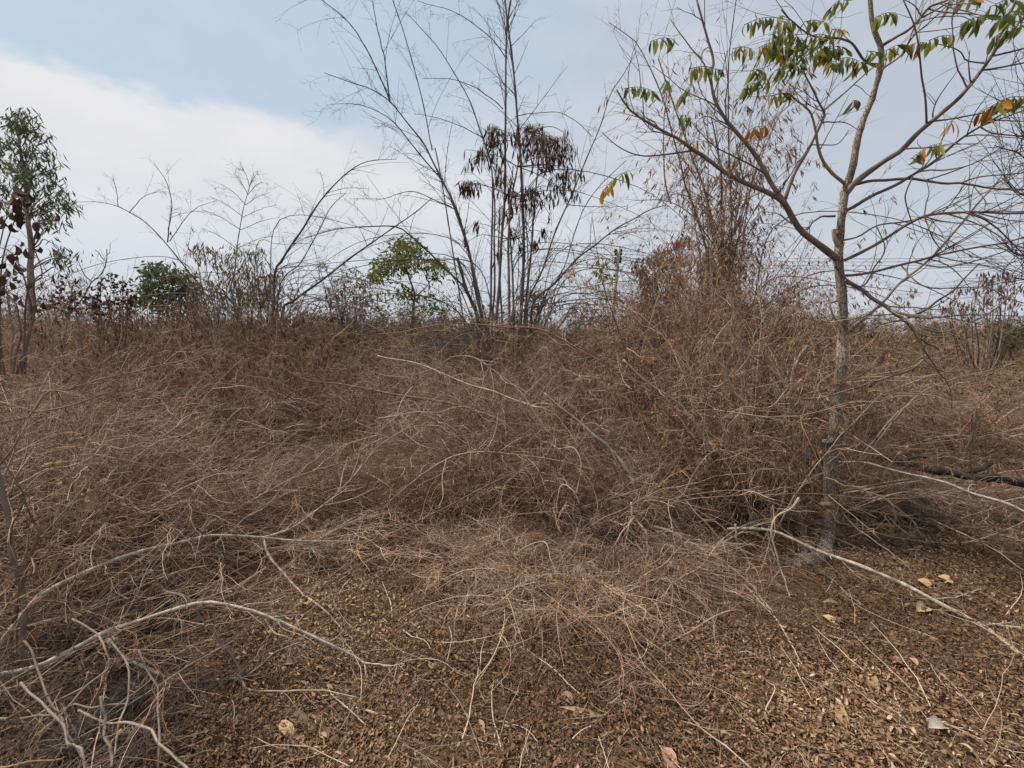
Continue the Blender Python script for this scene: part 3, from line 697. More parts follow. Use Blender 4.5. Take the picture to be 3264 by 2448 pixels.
GC = 'shoots of the scrub mound in the middle'
B5 = [
 ('long thin shoot sloping up to the right across the front of the mound', [(400,1560),(640,1470),(900,1350),(1130,1240),(1360,1120),(1480,1115),(1700,1150)], 3.1, 3.3, (.006,.003), 'stem', [], 18),
 ('arched brown shoot curving over the middle of the mound', [(560,1400),(610,1310),(740,1190),(870,1090),(1000,1020),(1130,1000),(1280,1005),(1500,1025),(1860,1110)], 3.5, 3.4, (.008,.005), 'stem', [([(950,1040),(940,1150),(950,1250),(920,1330)], (.004,.002)), ([(1130,1000),(1100,930),(1130,1060)], (.003,.002))], 24),
 ('straight shoot slanting down to the right above the mound', [(560,430),(620,445),(720,460),(830,490),(1000,560),(1200,630),(1380,700),(1550,745)], 4.4, 3.9, (.004,.007), 'stem', [([(720,460),(640,390)], (.003,.002)), ([(700,465),(660,490),(610,480)], (.003,.0015))], 18),
 ('pale shoot arching high over the top of the mound', [(950,470),(1000,430),(1090,425),(1180,470),(1280,545),(1380,620),(1440,700),(1520,820),(1640,960)], 4.0, 3.6, (.004,.009), 'pale', [([(1220,690),(1290,800),(1370,890)], (.005,.003)), ([(1290,680),(1440,790),(1560,930)], (.005,.003))], 18),
 ('thick dark shoot falling over the right flank of the mound', [(1540,650),(1640,740),(1760,830),(1860,910),(1930,980),(2028,1110),(2090,1260),(2110,1380)], 3.7, 3.3, (.009,.015), 'greybr', [([(1760,830),(1800,860),(1890,910),(1940,990),(1935,1080)], (.006,.003)), ([(1760,870),(1800,990),(1850,1040),(1960,1080),(2040,1200)], (.006,.003)), ([(1640,740),(1700,640),(1780,450)], (.005,.002))], 18),
 ('pale shoot running down to the left out of the mound', [(-60,1500),(0,1460),(250,1310),(360,1195),(470,1070),(580,950),(760,855),(960,850)], 3.0, 3.9, (.008,.004), 'pale', [([(250,1310),(420,1270),(560,1200)], (.005,.002)), ([(355,1260),(350,1200)], (.004,.003))], 20),
 ('crossed pale shoot standing above the left of the mound', [(1130,900),(1110,820),(1060,720),(990,600),(945,500),(938,390)], 3.9, 4.0, (.006,.003), 'pale', [], 10),
 ('short pale shoot leaning left over the fallen bamboo pole', [(900,800),(870,740),(800,640),(740,550)], 4.3, 4.3, (.006,.0035), 'pale', [([(780,600),(700,690),(665,775)], (.005,.003)), ([(780,590),(840,540),(930,530)], (.004,.002))], 8),
 ('very long shoot arching level in front of the bamboo clump foot', [(560,305),(700,290),(850,260),(1050,240),(1300,265),(1480,275),(1640,330),(1780,410),(1900,480)], 4.6, 4.2, (.004,.009), 'stem', [([(1480,275),(1420,350),(1350,470)], (.005,.002)), ([(1050,240),(950,230)], (.003,.002))], 14),
 ('slender shoot arching level across the middle of the mound', [(560,800),(700,775),(900,760),(1080,735),(1250,790),(1400,900)], 4.1, 3.8, (.005,.004), 'stem', [], 16),
 ('shoot drooping down the front of the mound with a hooked tip', [(1620,980),(1720,980),(1750,1100),(1710,1280),(1700,1370),(1725,1440),(1715,1540)], 3.3, 3.1, (.005,.003), 'pale', [], 6),
 ('low shoot arching over the shaded foot of the mound', [(1180,1400),(1300,1380),(1450,1365),(1620,1355),(1760,1375),(1900,1420)], 3.2, 3.1, (.006,.004), 'greybr', [], 8),
]
for lab, pts, D0, D1, r, mt, fk, tw in B5:
    branch('scrub_shoot', lab, 'branch', GC, ('R5', pts, D0, D1), r, mt, fk, tw, tl=.28, spurs=4)

GR = 'bare branches on the litter at the lower right'
B8 = [
 ('long bleached white branch slanting from the tree foot to the right edge', [(930,118),(990,115),(1110,125),(1200,155),(1370,230),(1540,300),(1700,370),(1820,430),(2020,530),(2212,675),(2330,770)], 3.1, 2.05, (.009,.013), 'white', [([(2020,532),(2090,528),(2212,552),(2330,580)], (.008,.006)), ([(1820,430),(1900,400),(2050,378),(2110,380)], (.004,.002))], 0),
 ('grey branch slanting down in front of the mound to the litter', [(600,105),(650,120),(720,150),(800,190),(880,240),(960,300),(1040,370),(1110,470)], 3.1, 2.7, (.011,.007), 'greybr', [([(840,205),(960,130),(1060,90),(1150,70),(1230,0)], (.006,.003)), ([(960,300),(970,400),(980,470)], (.005,.003)), ([(840,210),(850,330),(870,500)], (.005,.003)), ([(960,295),(1040,250)], (.004,.002)), ([(1010,350),(1050,370),(1060,410),(1110,470)], (.005,.003))], 5),
 ('yellowish forked stem hanging over the bleached white branch', [(1240,-20),(1210,30),(1135,70),(1115,130),(1140,230),(1150,290),(1180,360),(1200,420)], 2.9, 2.75, (.007,.004), 'pale', [([(1145,290),(1120,350),(1090,420),(1080,470)], (.004,.002)), ([(1115,140),(1100,200),(1060,290)], (.003,.002))], 4),
 ('pale thin stem leaning right with its foot in the litter', [(1110,470),(1180,590),(1260,690),(1350,797)], 2.6, 2.1, (.005,.003), 'stem', [([(1130,540),(1120,600),(1130,700)], (.003,.002)), ([(1130,540),(1180,430),(1200,415)], (.004,.0025))], 4),
 ('tan twig arching over the open litter in the lower middle', [(535,720),(670,620),(780,550),(880,490),(960,468),(1010,490),(1050,560),(1080,620),(1110,620)], 2.25, 2.3, (.0055,.003), 'pale', [([(670,622),(660,730),(640,830),(600,880)], (.0035,.002)), ([(660,650),(560,660),(540,690)], (.003,.0015))], 4),
 ('long curved twig bending down to the litter at the lower middle', [(700,470),(760,590),(810,660),(825,700),(790,800),(720,890),(640,980)], 2.35, 1.9, (.0045,.0035), 'greybr', [([(790,790),(850,780)], (.003,.002))], 5),
 ('hook topped stem dropping into the litter beside the grey branch', [(965,95),(975,150),(1000,220),(1020,300),(1030,360)], 2.85, 2.75, (.0055,.004), 'pale', [], 3),
 ('thin twig bent like an elbow over the litter in the lower middle', [(870,500),(885,605),(960,640),(1080,670),(1180,650)], 2.3, 2.15, (.004,.002), 'stem', [([(885,605),(895,690)], (.003,.002))], 2),
 ('long bowed twig lying across the litter right of the middle', [(1310,575),(1400,590),(1480,608),(1560,597),(1660,615),(1700,600)], 2.35, 2.3, (.0035,.002), 'pale', [], 2),
 ('thin stem slanting down from the tree foot across the litter', [(1240,225),(1320,290),(1390,345),(1450,400),(1520,470)], 2.95, 2.6, (.0055,.004), 'greybr', [([(1240,225),(1180,215)], (.003,.002))], 3),
 ('arched twig crossing the shaded litter below the mound', [(290,425),(400,440),(490,465),(560,420),(610,370),(650,320),(690,330),(695,390),(680,470),(590,640)], 2.75, 2.35, (.004,.003), 'pale', [([(490,465),(410,500)], (.003,.002))], 4),
 ('leaning stem falling from the mound to the litter at its foot', [(520,60),(570,120),(590,200),(580,260),(640,325)], 3.0, 2.8, (.0065,.005), 'pale', [([(590,190),(640,290),(690,330)], (.004,.003))], 4),
 ('looping twig hanging off the foot of the mound', [(515,0),(520,80),(470,150),(440,200),(440,290),(400,350),(340,440)], 3.0, 2.7, (.005,.0025), 'pale', [], 5),
 ('thin hoop shaped twig standing in front of the shaded mound foot', [(0,240),(60,190),(140,170),(180,260),(200,350),(240,400),(240,500),(255,570)], 2.9, 2.5, (.0045,.002), 'pale', [], 5),
 ('fine forked twig rising from the litter at the lower left of the middle', [(110,780),(150,710),(210,640),(280,560),(340,500),(390,430)], 2.1, 2.5, (.0035,.002), 'stem', [([(150,710),(180,760)], (.002,.0015))], 6),
]
for lab, pts, D0, D1, r, mt, fk, tw in B8:
    branch('dead_branch', lab, 'branch', GR, ('R8', pts, D0, D1), r, mt, fk, tw, tl=.16, spurs=7)

GB = 'bare branches behind and right of the tree trunk'
B6 = [
 ('long pale branch slanting down to the right edge below the log', [(1200,930),(1260,932),(1400,940),(1520,970),(1700,1010),(1880,1070),(2100,1140),(2212,1190),(2300,1230)], 3.5, 3.0, (.006,.010), 'white', [([(1360,935),(1400,860),(1500,740),(1600,650),(1750,560)], (.005,.002))], 6),
 ('pale forked branch slanting down right behind the trunk', [(1170,980),(1220,1000),(1350,1060),(1480,1110),(1560,1180),(1640,1240),(1680,1310)], 3.5, 3.2, (.008,.003), 'pale', [([(1480,1110),(1540,1140),(1660,1160)], (.004,.002)), ([(1620,1230),(1630,1300),(1700,1360)], (.003,.002)), ([(1555,1180),(1570,1230)], (.003,.002))], 6),
 ('sagging thin branch looping low along the right of the trunk', [(1250,1240),(1400,1290),(1600,1330),(1760,1350),(1920,1345),(2100,1290),(2212,1240),(2280,1200)], 3.2, 3.1, (.005,.004), 'greybr', [([(1340,1300),(1420,1370),(1520,1420),(1600,1470)], (.003,.002)), ([(1700,1365),(1600,1440),(1540,1480)], (.003,.002))], 6),
 ('thin branch slanting down to the litter right of the trunk foot', [(1270,1190),(1370,1290),(1440,1340),(1540,1410),(1620,1460)], 3.2, 2.85, (.005,.003), 'pale', [], 4),
 ('dark upright dead stem standing in the scrub by the right edge', [(1880,950),(1920,850),(1950,770),(1970,690)], 4.4, 4.5, (.014,.008), 'dark', [], 3),
 ('straight pale branch leaning up right above the log', [(1480,870),(1650,840),(1880,815),(2100,780),(2260,740)], 4.6, 4.8, (.006,.004), 'pale', [], 6),
 ('long branch leaning up to the right from the trunk foot', [(1250,1210),(1450,1110),(1700,1100),(1950,1080),(2212,1040)], 3.4, 3.7, (.006,.003), 'greybr', [], 12),
 ('leaning grey branch crossing the right thicket towards the top right', [(1380,930),(1420,870),(1560,690),(1700,560),(1860,500),(2100,440)], 3.9, 4.4, (.009,.004), 'greybr', [([(1520,730),(1580,560),(1640,440)], (.005,.002))], 12),
]
for lab, pts, D0, D1, r, mt, fk, tw in B6:
    branch('bare_branch', lab, 'branch', GB, ('R6', pts, D0, D1), r, mt, fk, tw, tl=.25, spurs=5)

# pile of thin sticks at the lower left
def sticks():
    b0 = P('R7', 250, 900, 1.8); root = empty('dead_brushwood', (b0[0], b0[1], float(gh(b0[0], b0[1]))), 'loose pile of thin crossing sticks filling the lower left corner', 'branch', 'brushwood by the tree')
    for k in range(98):
        u0, v0 = rng.uniform(-250, 500), rng.uniform(330, 1250); L = rng.uniform(350, 800); a = math.radians(rng.choice([rng.normal(-24, 9), rng.normal(-30, 12), rng.normal(15, 14), rng.normal(75, 18)], p=[.45, .25, .15, .15]))
        D = rng.uniform(2.0, 2.8) if v0 < 800 else rng.uniform(1.6, 2.0); m = (u0 + L * .5 * math.cos(a), v0 + L * .5 * math.sin(a) - rng.uniform(-10, 50)); e = (min(u0 + L * math.cos(a), 1000), v0 + L * math.sin(a))
        w = path('R7', [(u0, v0), m, e], D, D + rng.uniform(0, .5)); b = MB(); r = .0022 + .0032 * rng.random() ** 2
        c, rr = b.limb(w, r, r * .5, 18, 5, .004, knob=.08)
        s, d, q, _ = spawn(c[None], rr[None], 5, .2, 1, .5, 1.1); b.tubes(grow(s, d, .08 + .18 * rng.random(5), 6, .15), taper(q * .6, 6, .4), 4)
        b.build('stick', M[str(rng.choice(['stem', 'dark', 'greybr', 'stem']))], root, root.location)
sticks()
# fallen crown: a spray of dead shoots behind the trunk, lying to the right and left
def spray(label, base, ends, n, r, mtl, D0, spreadD):
    b0 = P('R6', *base, D0); b0[2] = max(b0[2], .05)
    root = empty('dead_brushwood', (b0[0], b0[1], float(gh(b0[0], b0[1]))), label, 'branch', 'brushwood by the tree')
    for k in range(n):
        e = ends[0] + (ends[1] - ends[0]) * rng.random(2)
        w = np.array([b0 + rng.normal(0, .08, 3) * [1, 1, .5], P('R6', *e, D0 + rng.uniform(*spreadD))]); mid = w.mean(0) + [0, 0, .03 + .10 * rng.random()]
        w = np.array([w[0], mid, w[1]]); w[:, 2] = np.maximum(w[:, 2], .02)
        b = MB(); c, rr = b.limb(w, r * (.6 + .7 * rng.random()), r * .3, 14, 5, .004)
        s, d, q, _ = spawn(c[None], rr[None], 12, .2, 1, .3, .9); p = grow(s, d, .15 + .3 * rng.random(12), 7, .12, .03); R = taper(np.clip(q * .5, .001, .003), 7, .4); b.tubes(p, R, 3)
        s, d, q, _ = spawn(p, R, 30, .2, 1, .4, 1); b.tubes(grow(s, d, .05 + .15 * rng.random(30), 5, .15), taper(np.clip(q * .6, .0008, .002), 5, .5), 3)
        b.build('shoot', M[mtl], root, root.location)
spray('flat spray of grey dead shoots lying to the right behind the trunk', (1280, 1120), (np.array([1650, 1000]), np.array([2230, 1240])), 16, .006, 'stem', 3.5, (.0, .9))
spray('flat spray of dead shoots lying to the left behind the trunk', (1060, 1140), (np.array([300, 1080]), np.array([760, 1210])), 14, .006, 'stem', 3.6, (-.1, .6))

# log and fallen poles
def log(label, segs, name='fallen_log', stubs=()):
    tg, pts, D0, D1, r0, r1 = segs
    w = path(tg, pts, D0, D1); b = MB(); c, rr = b.limb(w, r0, r1, 44, 14, .010, knob=.15)
    o = tag(b.build(name, M['log'], None, w[0]), label, 'log', 'fallen logs')
    for sp, r in stubs:
        dist = np.linalg.norm(unit(c - CAM) - unit(ray(tg, *sp[0])), axis=1); i = int(dist.argmin())
        sw = path(tg, sp, c[i][1], c[i][1] - .05); sw[0] = c[i]
        sb = MB(); sb.limb(sw, r, r * .7, 10, 8, .003); sb.build('branch_stub', M['log'], o, w[0])
log('dark weathered log lying behind the trunk out to the right edge', ('R6', [(1240,845),(1290,865),(1480,905),(1620,930),(1700,945),(1870,980),(1960,985),(2080,1005),(2212,1030),(2320,1052)], 4.0, 3.6, .028, .036), stubs=[([(1870,975),(1960,972),(2010,955),(2045,930)], .026), ([(1560,905),(1640,900),(1730,900)], .016)])
log('pale end of a fallen log showing between the two trunks', ('R6', [(620,730),(760,765),(900,805),(1020,825),(1130,840)], 4.6, 4.4, .018, .028))
log('short dark chunk of wood on the litter by the middle', ('R7', [(1350,315),(1400,300),(1475,285)], 3.0, 3.0, .016, .012), 'wood_chunk')

p = path('Z6', [(860,365),(1020,440),(1180,520),(1400,548),(1660,590),(1900,640),(2212,690),(2450,735)], 5.6, 4.5)
b = MB(); c, rr = b.limb(p, .004, .014, 34, 8, .002); rr[::4] *= 1.0
pole = tag(b.build('fallen_pole', M['stem'], None, p[0]), 'long pale bamboo pole fallen slantwise through the scrub left of the middle', 'bamboo pole')
for k in range(7):
    t = MB(); i = 2 + k * 2; s = c[i]; t.limb(np.array([s, s + [rng.normal(0, .03), 0, -.08 - .1 * rng.random()]]), .004, .002, 5, 5); t.build('twig_stub', M['pale'], pole, p[0])

# ------------------------------------------------------------------ single big dead leaves on the litter
LV = [
 ('R8', 1540, 735, 1575, 825, .30, 'tanleaf', 'pale lance shaped dead leaf lying upright in the litter right of the middle'),
 ('R8', 1403, 868, 1450, 992, .26, 'tanleaf', 'long pale lance shaped leaf near the bottom, right of the middle'),
 ('R8', 658, 1060, 705, 1150, .48, 'pinkleaf', 'broad pinkish brown leaf at the very bottom of the middle'),
 ('R8', 205, 885, 465, 928, .09, 'tanleaf', 'long narrow straw coloured leaf blade lying level in the litter'),
 ('R8', 1800, 975, 1885, 948, .55, 'greyleaf', 'ragged bleached leaf by the bare red soil at the lower right'),
 ('R8', 1835, 322, 1908, 345, .65, 'tanleaf', 'yellowish leaf right of the trunk foot, farther of a pair'),
 ('R8', 1750, 335, 1812, 362, .6, 'tanleaf', 'yellowish leaf right of the trunk foot, nearer of a pair'),
 ('R8', 1745, 472, 1805, 440, .6, 'tanleaf', 'tan leaf lying under the bleached white branch'),
 ('R8', 1340, 432, 1430, 430, .25, 'tanleaf', 'narrow tan leaf lying level left of the bleached branch'),
 ('R8', 1645, 695, 1705, 685, .7, 'pinkleaf', 'curled pinkish leaf in the litter at the right, left of a pair'),
 ('R8', 1715, 672, 1755, 700, .5, 'pinkleaf', 'curled pinkish leaf in the litter at the right, right of a pair'),
 ('R8', 1925, 1045, 2000, 1075, .6, 'tanleaf', 'tan leaf on the bare red soil near the lower right corner'),
 ('R8', 215, 825, 265, 862, .55, 'brownleaf', 'greyish brown leaf in the litter below the arched tan twig'),
 ('R8', 1005, 935, 1065, 962, .4, 'tanleaf', 'small folded tan leaf in the litter near the bottom middle'),
 ('R8', 1340, 490, 1395, 520, .5, 'tanleaf', 'curled tan leaf under the stem slanting from the tree foot'),
 ('R7', 1195, 950, 1280, 1015, .34, 'tanleaf', 'curled tan leaf below the crooked grey branch at the lower left'),
 ('R7', 1228, 700, 1285, 680, .8, 'brownleaf', 'pale brown leaf caught beside the drooping twig at the left'),
 ('R7', 1250, 925, 1330, 945, .5, 'brownleaf', 'reddish brown leaf in the litter under the crooked grey branch'),
 ('R7', 2068, 938, 2092, 988, .3, 'tanleaf', 'small crescent shaped pale leaf in the litter near the bottom'),
 ('Z7', 1600, 990, 1660, 985, .8, 'tanleaf', 'tiny round pale leaf in the litter near the bottom'),
]
for tg, u0, v0, u1, v1, ratio, mt, lab in LV:
    a, c = G(tg, u0, v0, .02), G(tg, u1, v1, .03); L = np.linalg.norm(c - a); b = MB()
    b.leaves(a[None], (c - a)[None], np.array([[rng.normal(0, .25), rng.normal(-.25, .2), 1.0]]), L, L * ratio, .12 + .1 * rng.random(), .35, seg=4, tint=.3 + .5 * rng.random())
    tag(b.build('dead_leaf', M[mt], None, a), lab, 'leaf', 'large dead leaves on the litter')

# ------------------------------------------------------------------ main young tree on the right
def tree_root(name, tg, u, v, D, label, cat='tree', group=None):
    p = P(tg, u, v, D); p[2] = float(gh(p[0], p[1]))
    return empty(name, p, label, cat, group), np.array(p)

def limb_part(root, org, name, mtl, pts3, r0, r1, K=28, S=8, wig=.003, twigs=0, tl=.35, knob=.04, forks=(), t0=.35, tapr=1.0):
    b = MB(); c, rr = b.limb(pts3, r0, r1, K, S, wig, tint=.4 + .3 * rng.random(), knob=knob, taper=tapr)
    for fp, f0, f1 in forks:
        i = int(np.linalg.norm(unit(c - CAM) - unit(fp[0] - CAM), axis=1).argmin()); fp = np.array(fp); fp[0] = c[i]
        fc, fr = b.limb(fp, f0, f1, 18, 6, wig)
        n = max(2, twigs // 3); s, d, q, _ = spawn(fc[None], fr[None], n, .25, 1, .4, 1); p = grow(s, d, tl * .7 * (.4 + rng.random(n)), 7, .1, -.01); b.tubes(p, taper(np.clip(q * .5, .001, .003), 7, .4), 4)
    if twigs:
        s, d, q, _ = spawn(c[None], rr[None], twigs, t0, 1, .4, 1.1); p = grow(s, d, tl * 1.25 * (.4 + rng.random(twigs)), 8, .1, -.015, .03); R = taper(np.clip(q * .6, .0018, .005), 8, .4); b.tubes(p, R, 4)
        s, d, q, _ = spawn(p, R, twigs * 3, .2, 1, .4, 1); b.tubes(grow(s, d, tl * .4 * (.4 + rng.random(len(s))), 6, .12), taper(np.clip(q * .6, .0012, .0024), 6, .5), 3)
    o = b.build(name, M[mtl], root, org)
    return c, rr, o

DT = 3.25
troot, torg = tree_root('young_tree', 'Z5', 660, 1410, DT, 'slender grey barked tree forking wide on the right with green leaflets hanging high', 'tree', 'trees')
q0 = P('Z5', 640, 1415, DT); tp = [q0 + [-.16, .05, -.14], q0 + [-.06, .02, -.05]] + [P('Z5', *q, DT) for q in [(700,1385),(760,1340),(795,1240),(810,1100),(818,950),(820,800),(832,600),(858,400),(880,240)]]
tp += [P('Z4', *q, DT) for q in [(690,1000),(690,880),(672,750),(655,600),(648,450),(655,300),(668,150),(697,20)]]
tp += [P('Z3', *q, DT) for q in [(685,1470),(730,1330),(790,1080),(850,880),(920,730),(960,560),(970,420),(962,340),(920,240),(895,130),(885,0),(870,-160)]]
tp = np.array(tp)
b = MB()
c = spl(tp, 110, .003); t = np.linspace(0, 1, 110)
r = np.interp(t, [0, .05, .12, .3, .45, .47, .7, .85, 1], [.078, .056, .043, .040, .036, .030, .023, .017, .012]) * (1 + .045 * rng.normal(0, 1, 110))
b.tubes(c[None], r[None], 14, tint=.5)
trunk = b.build('trunk', M['bark'], troot, torg)
# knots, one pale scar
for u, v, rr_ in ((Z, Y, q) for Z, Y, q in ((780, 970, .022), (800, 500, .02), (905, 440, .02))):
    q = P('Z5', u, v, DT - .02); kb = MB(); kb.limb(np.array([q + [.0, .03, 0], q, q + [rng.choice([-1, 1]) * .03, -.03, .02]]), rr_, rr_ * .5, 6, 8); kb.build('knot', M['bark'], trunk, torg)
q = P('Z4', 618, 380, DT - .01); kb = MB(); kb.limb(np.array([q + [.03, 0, -.05], q + [0, 0, 0], q + [-.012, 0, .06]]), .016, .012, 8, 8); kb.build('broken_stub', M['pale'], trunk, torg)

def L3(tg, pts, D1, D0=DT): return path(tg, pts, D0, D1)
def lp(name, tg, pts, D1, r0, r1, twigs=6, forks=(), mtl='limb', D0=DT, tl=.35, tapr=1.0, K=30, t0=.35):
    fk = [(L3(f[0], f[1], f[2], f[3]), f[4], f[5]) for f in forks]
    return limb_part(troot, torg, name, mtl, L3(tg, pts, D1, D0), r0, r1, K, 8, .003, twigs, tl, .04, fk, t0, tapr)
LA = [(1165,1250),(1125,1215),(1060,1160),(985,1095),(930,1010),(905,970),(830,925),(700,875),(600,820),(520,760),(470,730),(390,670),(280,610),(170,540),(115,470),(95,430)]
lp('limb', 'R3', LA, 2.75, .022, .004, 12, [('R3', [(465,738),(330,742),(210,745),(110,705),(30,635)], 2.8, 2.9, .006, .002), ('R3', [(280,610),(210,535)], 2.8, 2.8, .004, .002), ('R3', [(945,1100),(880,1030),(800,1010)], 3.1, 3.1, .005, .002)])
lp('limb', 'R3', [(912,985),(850,900),(790,790),(740,710),(680,640),(620,570),(570,480),(555,380),(565,300),(530,170),(485,0)], 3.0, .015, .005, 9, [('R3', [(570,430),(520,310),(460,240),(400,160),(350,80)], 3.0, 3.0, .005, .002), ('R3', [(680,640),(600,590),(520,560),(470,590)], 3.0, 3.0, .004, .002), ('R3', [(850,900),(800,830),(640,740),(560,690),(440,560)], 3.0, 3.1, .006, .002)], D0=3.1)
lp('limb', 'R3', [(905,965),(960,830),(1020,730),(1060,660),(1095,590),(1110,530),(1060,440),(1010,360),(990,260)], 3.05, .012, .003, 8, [('R3', [(1110,530),(1200,440),(1320,330),(1420,260),(1520,160)], 3.1, 3.1, .006, .002), ('R3', [(1060,700),(1160,690),(1210,640)], 3.1, 3.1, .004, .002)], D0=3.12)
lp('limb', 'Z3', [(690,1480),(760,1390),(880,1290),(1000,1200),(1110,1130),(1220,1030),(1330,940),(1440,840),(1560,730),(1700,570),(1790,450),(1850,350),(1900,260)], 2.7, .019, .007, 8, [('Z3', [(1330,925),(1310,740),(1280,560),(1240,340),(1200,180),(1110,0)], 2.9, 2.95, .006, .003), ('Z3', [(1725,495),(1600,460),(1560,400),(1400,330)], 2.8, 2.8, .004, .002), ('Z3', [(1730,545),(1900,510),(2048,480),(2200,440)], 2.8, 2.75, .005, .003), ('Z3', [(1800,445),(1950,390),(2048,360),(2200,300)], 2.75, 2.7, .005, .003)])
lp('limb', 'Z3', [(972,348),(1070,270),(1180,200),(1310,75),(1460,0),(1560,-60)], 2.9, .010, .005, 6, [('Z3', [(1200,190),(1400,130),(1560,120),(1640,160)], 2.95, 2.9, .004, .002)])
lp('limb', 'Z3', [(955,560),(1000,500),(1100,420),(1200,290),(1340,180),(1460,60)], 3.0, .006, .003, 6)
lp('limb', 'Z3', [(945,487),(870,470),(800,400),(740,340),(640,300),(540,290),(470,275),(380,230),(270,130),(215,60)], 2.95, .008, .003, 8, [('Z3', [(760,360),(700,280),(640,250)], 3, 3, .003, .0015)])
lp('limb', 'Z3', [(680,1600),(760,1560),(900,1470),(1030,1410),(1180,1330),(1350,1240),(1500,1120),(1650,1000),(1760,930),(1900,850),(2060,760)], 2.75, .012, .004, 9, [('Z3', [(1190,1325),(1160,1450),(1150,1530),(1190,1659)], 3, 3.0, .005, .003), ('Z3', [(1700,960),(1800,1010),(1950,1040),(2100,1050)], 2.8, 2.8, .004, .002), ('Z3', [(1400,1250),(1560,1140),(1720,1060),(1800,980)], 2.9, 2.8, .004, .002)])
lp('limb', 'Z3', [(770,1395),(900,1360),(1100,1355),(1300,1370),(1450,1380),(1560,1385),(1650,1410),(1800,1425),(2048,1420),(2200,1410)], 2.9, .010, .004, 8, [('Z3', [(1560,1382),(1700,1340),(1900,1320),(2048,1300),(2200,1270)], 3, 2.9, .005, .003)])
lp('limb', 'Z3', [(692,1385),(600,1310),(530,1210),(490,1080),(480,990),(450,850),(350,760),(260,690)], 3.15, .011, .004, 8, (), 'pale')
RED_ = 'limb'
lp('limb', 'Z4', [(690,545),(800,490),(960,400),(1100,310),(1150,280),(1300,215),(1600,180),(1800,170),(2048,180),(2200,190)], 2.9, .011, .005, 10, [('Z4', [(1590,185),(1750,230),(1850,300),(1930,380),(2048,500)], 3, 2.95, .006, .003), ('Z4', [(1310,215),(1330,60),(1345,-60)], 3.05, 3.05, .004, .002), ('Z4', [(1320,220),(1340,330),(1440,470)], 3.05, 3, .004, .003)])
lp('limb', 'Z4', [(700,700),(780,750),(880,820),(1000,880),(1070,940),(1150,1000),(1230,1100),(1260,1180),(1300,1305)], 3.0, .014, .008, 6, [('Z4', [(1300,1300),(1200,1370),(1000,1440),(700,1540),(500,1590),(280,1590)], 3.0, 2.95, .008, .004), ('Z4', [(1300,1305),(1400,1370),(1540,1390),(1620,1330),(1630,1230),(1560,1110)], 3.0, 3.0, .004, .002), ('Z4', [(1150,990),(1300,920),(1400,840),(1500,770),(1600,660),(1700,560)], 3.0, 3.0, .008, .003), ('Z4', [(1140,985),(1300,930),(1480,830)], 3, 3, .006, .002), ('Z4', [(1140,1010),(1250,1060),(1420,1110),(1560,1060),(1800,950),(2048,700)], 3, 2.9, .006, .003), ('Z4', [(1130,990),(1000,1020),(850,1060),(720,1130)], 3, 3.1, .006, .003), ('Z4', [(1000,985),(1300,980),(1650,950),(2048,970)], 3, 2.9, .005, .002)])
lp('limb', 'Z4', [(690,1120),(850,980),(1000,840),(1100,720),(1250,600),(1380,480),(1500,360),(1600,240),(1700,110),(1800,0),(1900,-130)], 3.1, .010, .004, 9)
lp('limb', 'Z4', [(690,660),(800,650),(1000,605),(1200,560),(1380,500),(1500,475),(1700,440),(1900,410),(2048,370),(2200,330)], 2.95, .009, .004, 10, [('Z4', [(1200,560),(1400,590),(1600,560),(1900,470),(2048,400)], 3.05, 2.95, .005, .003), ('Z4', [(1130,710),(1300,740),(1600,750),(1780,750),(1900,820),(2048,870)], 3.05, 3, .005, .003)])
lp('limb', 'Z4', [(640,850),(590,880),(600,950),(640,1050),(700,1110)], 3.15, .006, .004, 3)
lp('limb', 'Z4', [(620,590),(700,700),(830,740),(900,620),(990,490),(940,300)], 3.2, .006, .003, 5, D0=3.2)
lp('limb', 'Z4', [(640,400),(780,370),(940,290),(1200,240),(1420,160),(1650,60)], 3.1, .006, .003, 8)
lp('limb', 'Z4', [(620,210),(520,220),(400,290),(300,320)], 3.2, .008, .003, 5)

# compound leaves: a stalk with drooping leaflets along it
def leaf_spray(root, org, name, mtl, a, e, n, L, W, droop=.95, mix=None, stalk='limb'):
    b = MB(); w = np.array([a, (a + e) / 2 + [0, 0, .25 * np.linalg.norm(e - a) * .4], e]); c, rr = b.limb(w, .0022, .0012, 10, 4, 0, mat=0)
    t = np.linspace(.05, 1, n); x = np.stack([np.interp(t, np.linspace(0, 1, 10), c[:, k]) for k in range(3)], 1)
    side = np.where(np.arange(n) % 2, 1, -1)[:, None]; ax = unit(e - a); per = unit(np.cross(ax, [0, 0, 1.0]))
    d = per * side * (.45 + .2 * rng.random((n, 1))) + ax * (.25 * rng.normal(0, 1, (n, 1))) + np.array([0, 0, -1]) * droop + rng.normal(0, .12, (n, 3))
    m = rng.random(n) < (mix or 0)
    for sel, mi in ((~m, 1), (m, 2)):
        k = int(sel.sum())
        if k: b.leaves(x[sel], d[sel], unit(per + rng.normal(0, .5, (k, 3))), L * (.7 + .5 * rng.random(k)), W * (.8 + .4 * rng.random(k)), rng.normal(.12, .15, k), .22, mi, seg=4)
    b.build(name, [M[stalk], M[mtl], M['orange']], root, org)
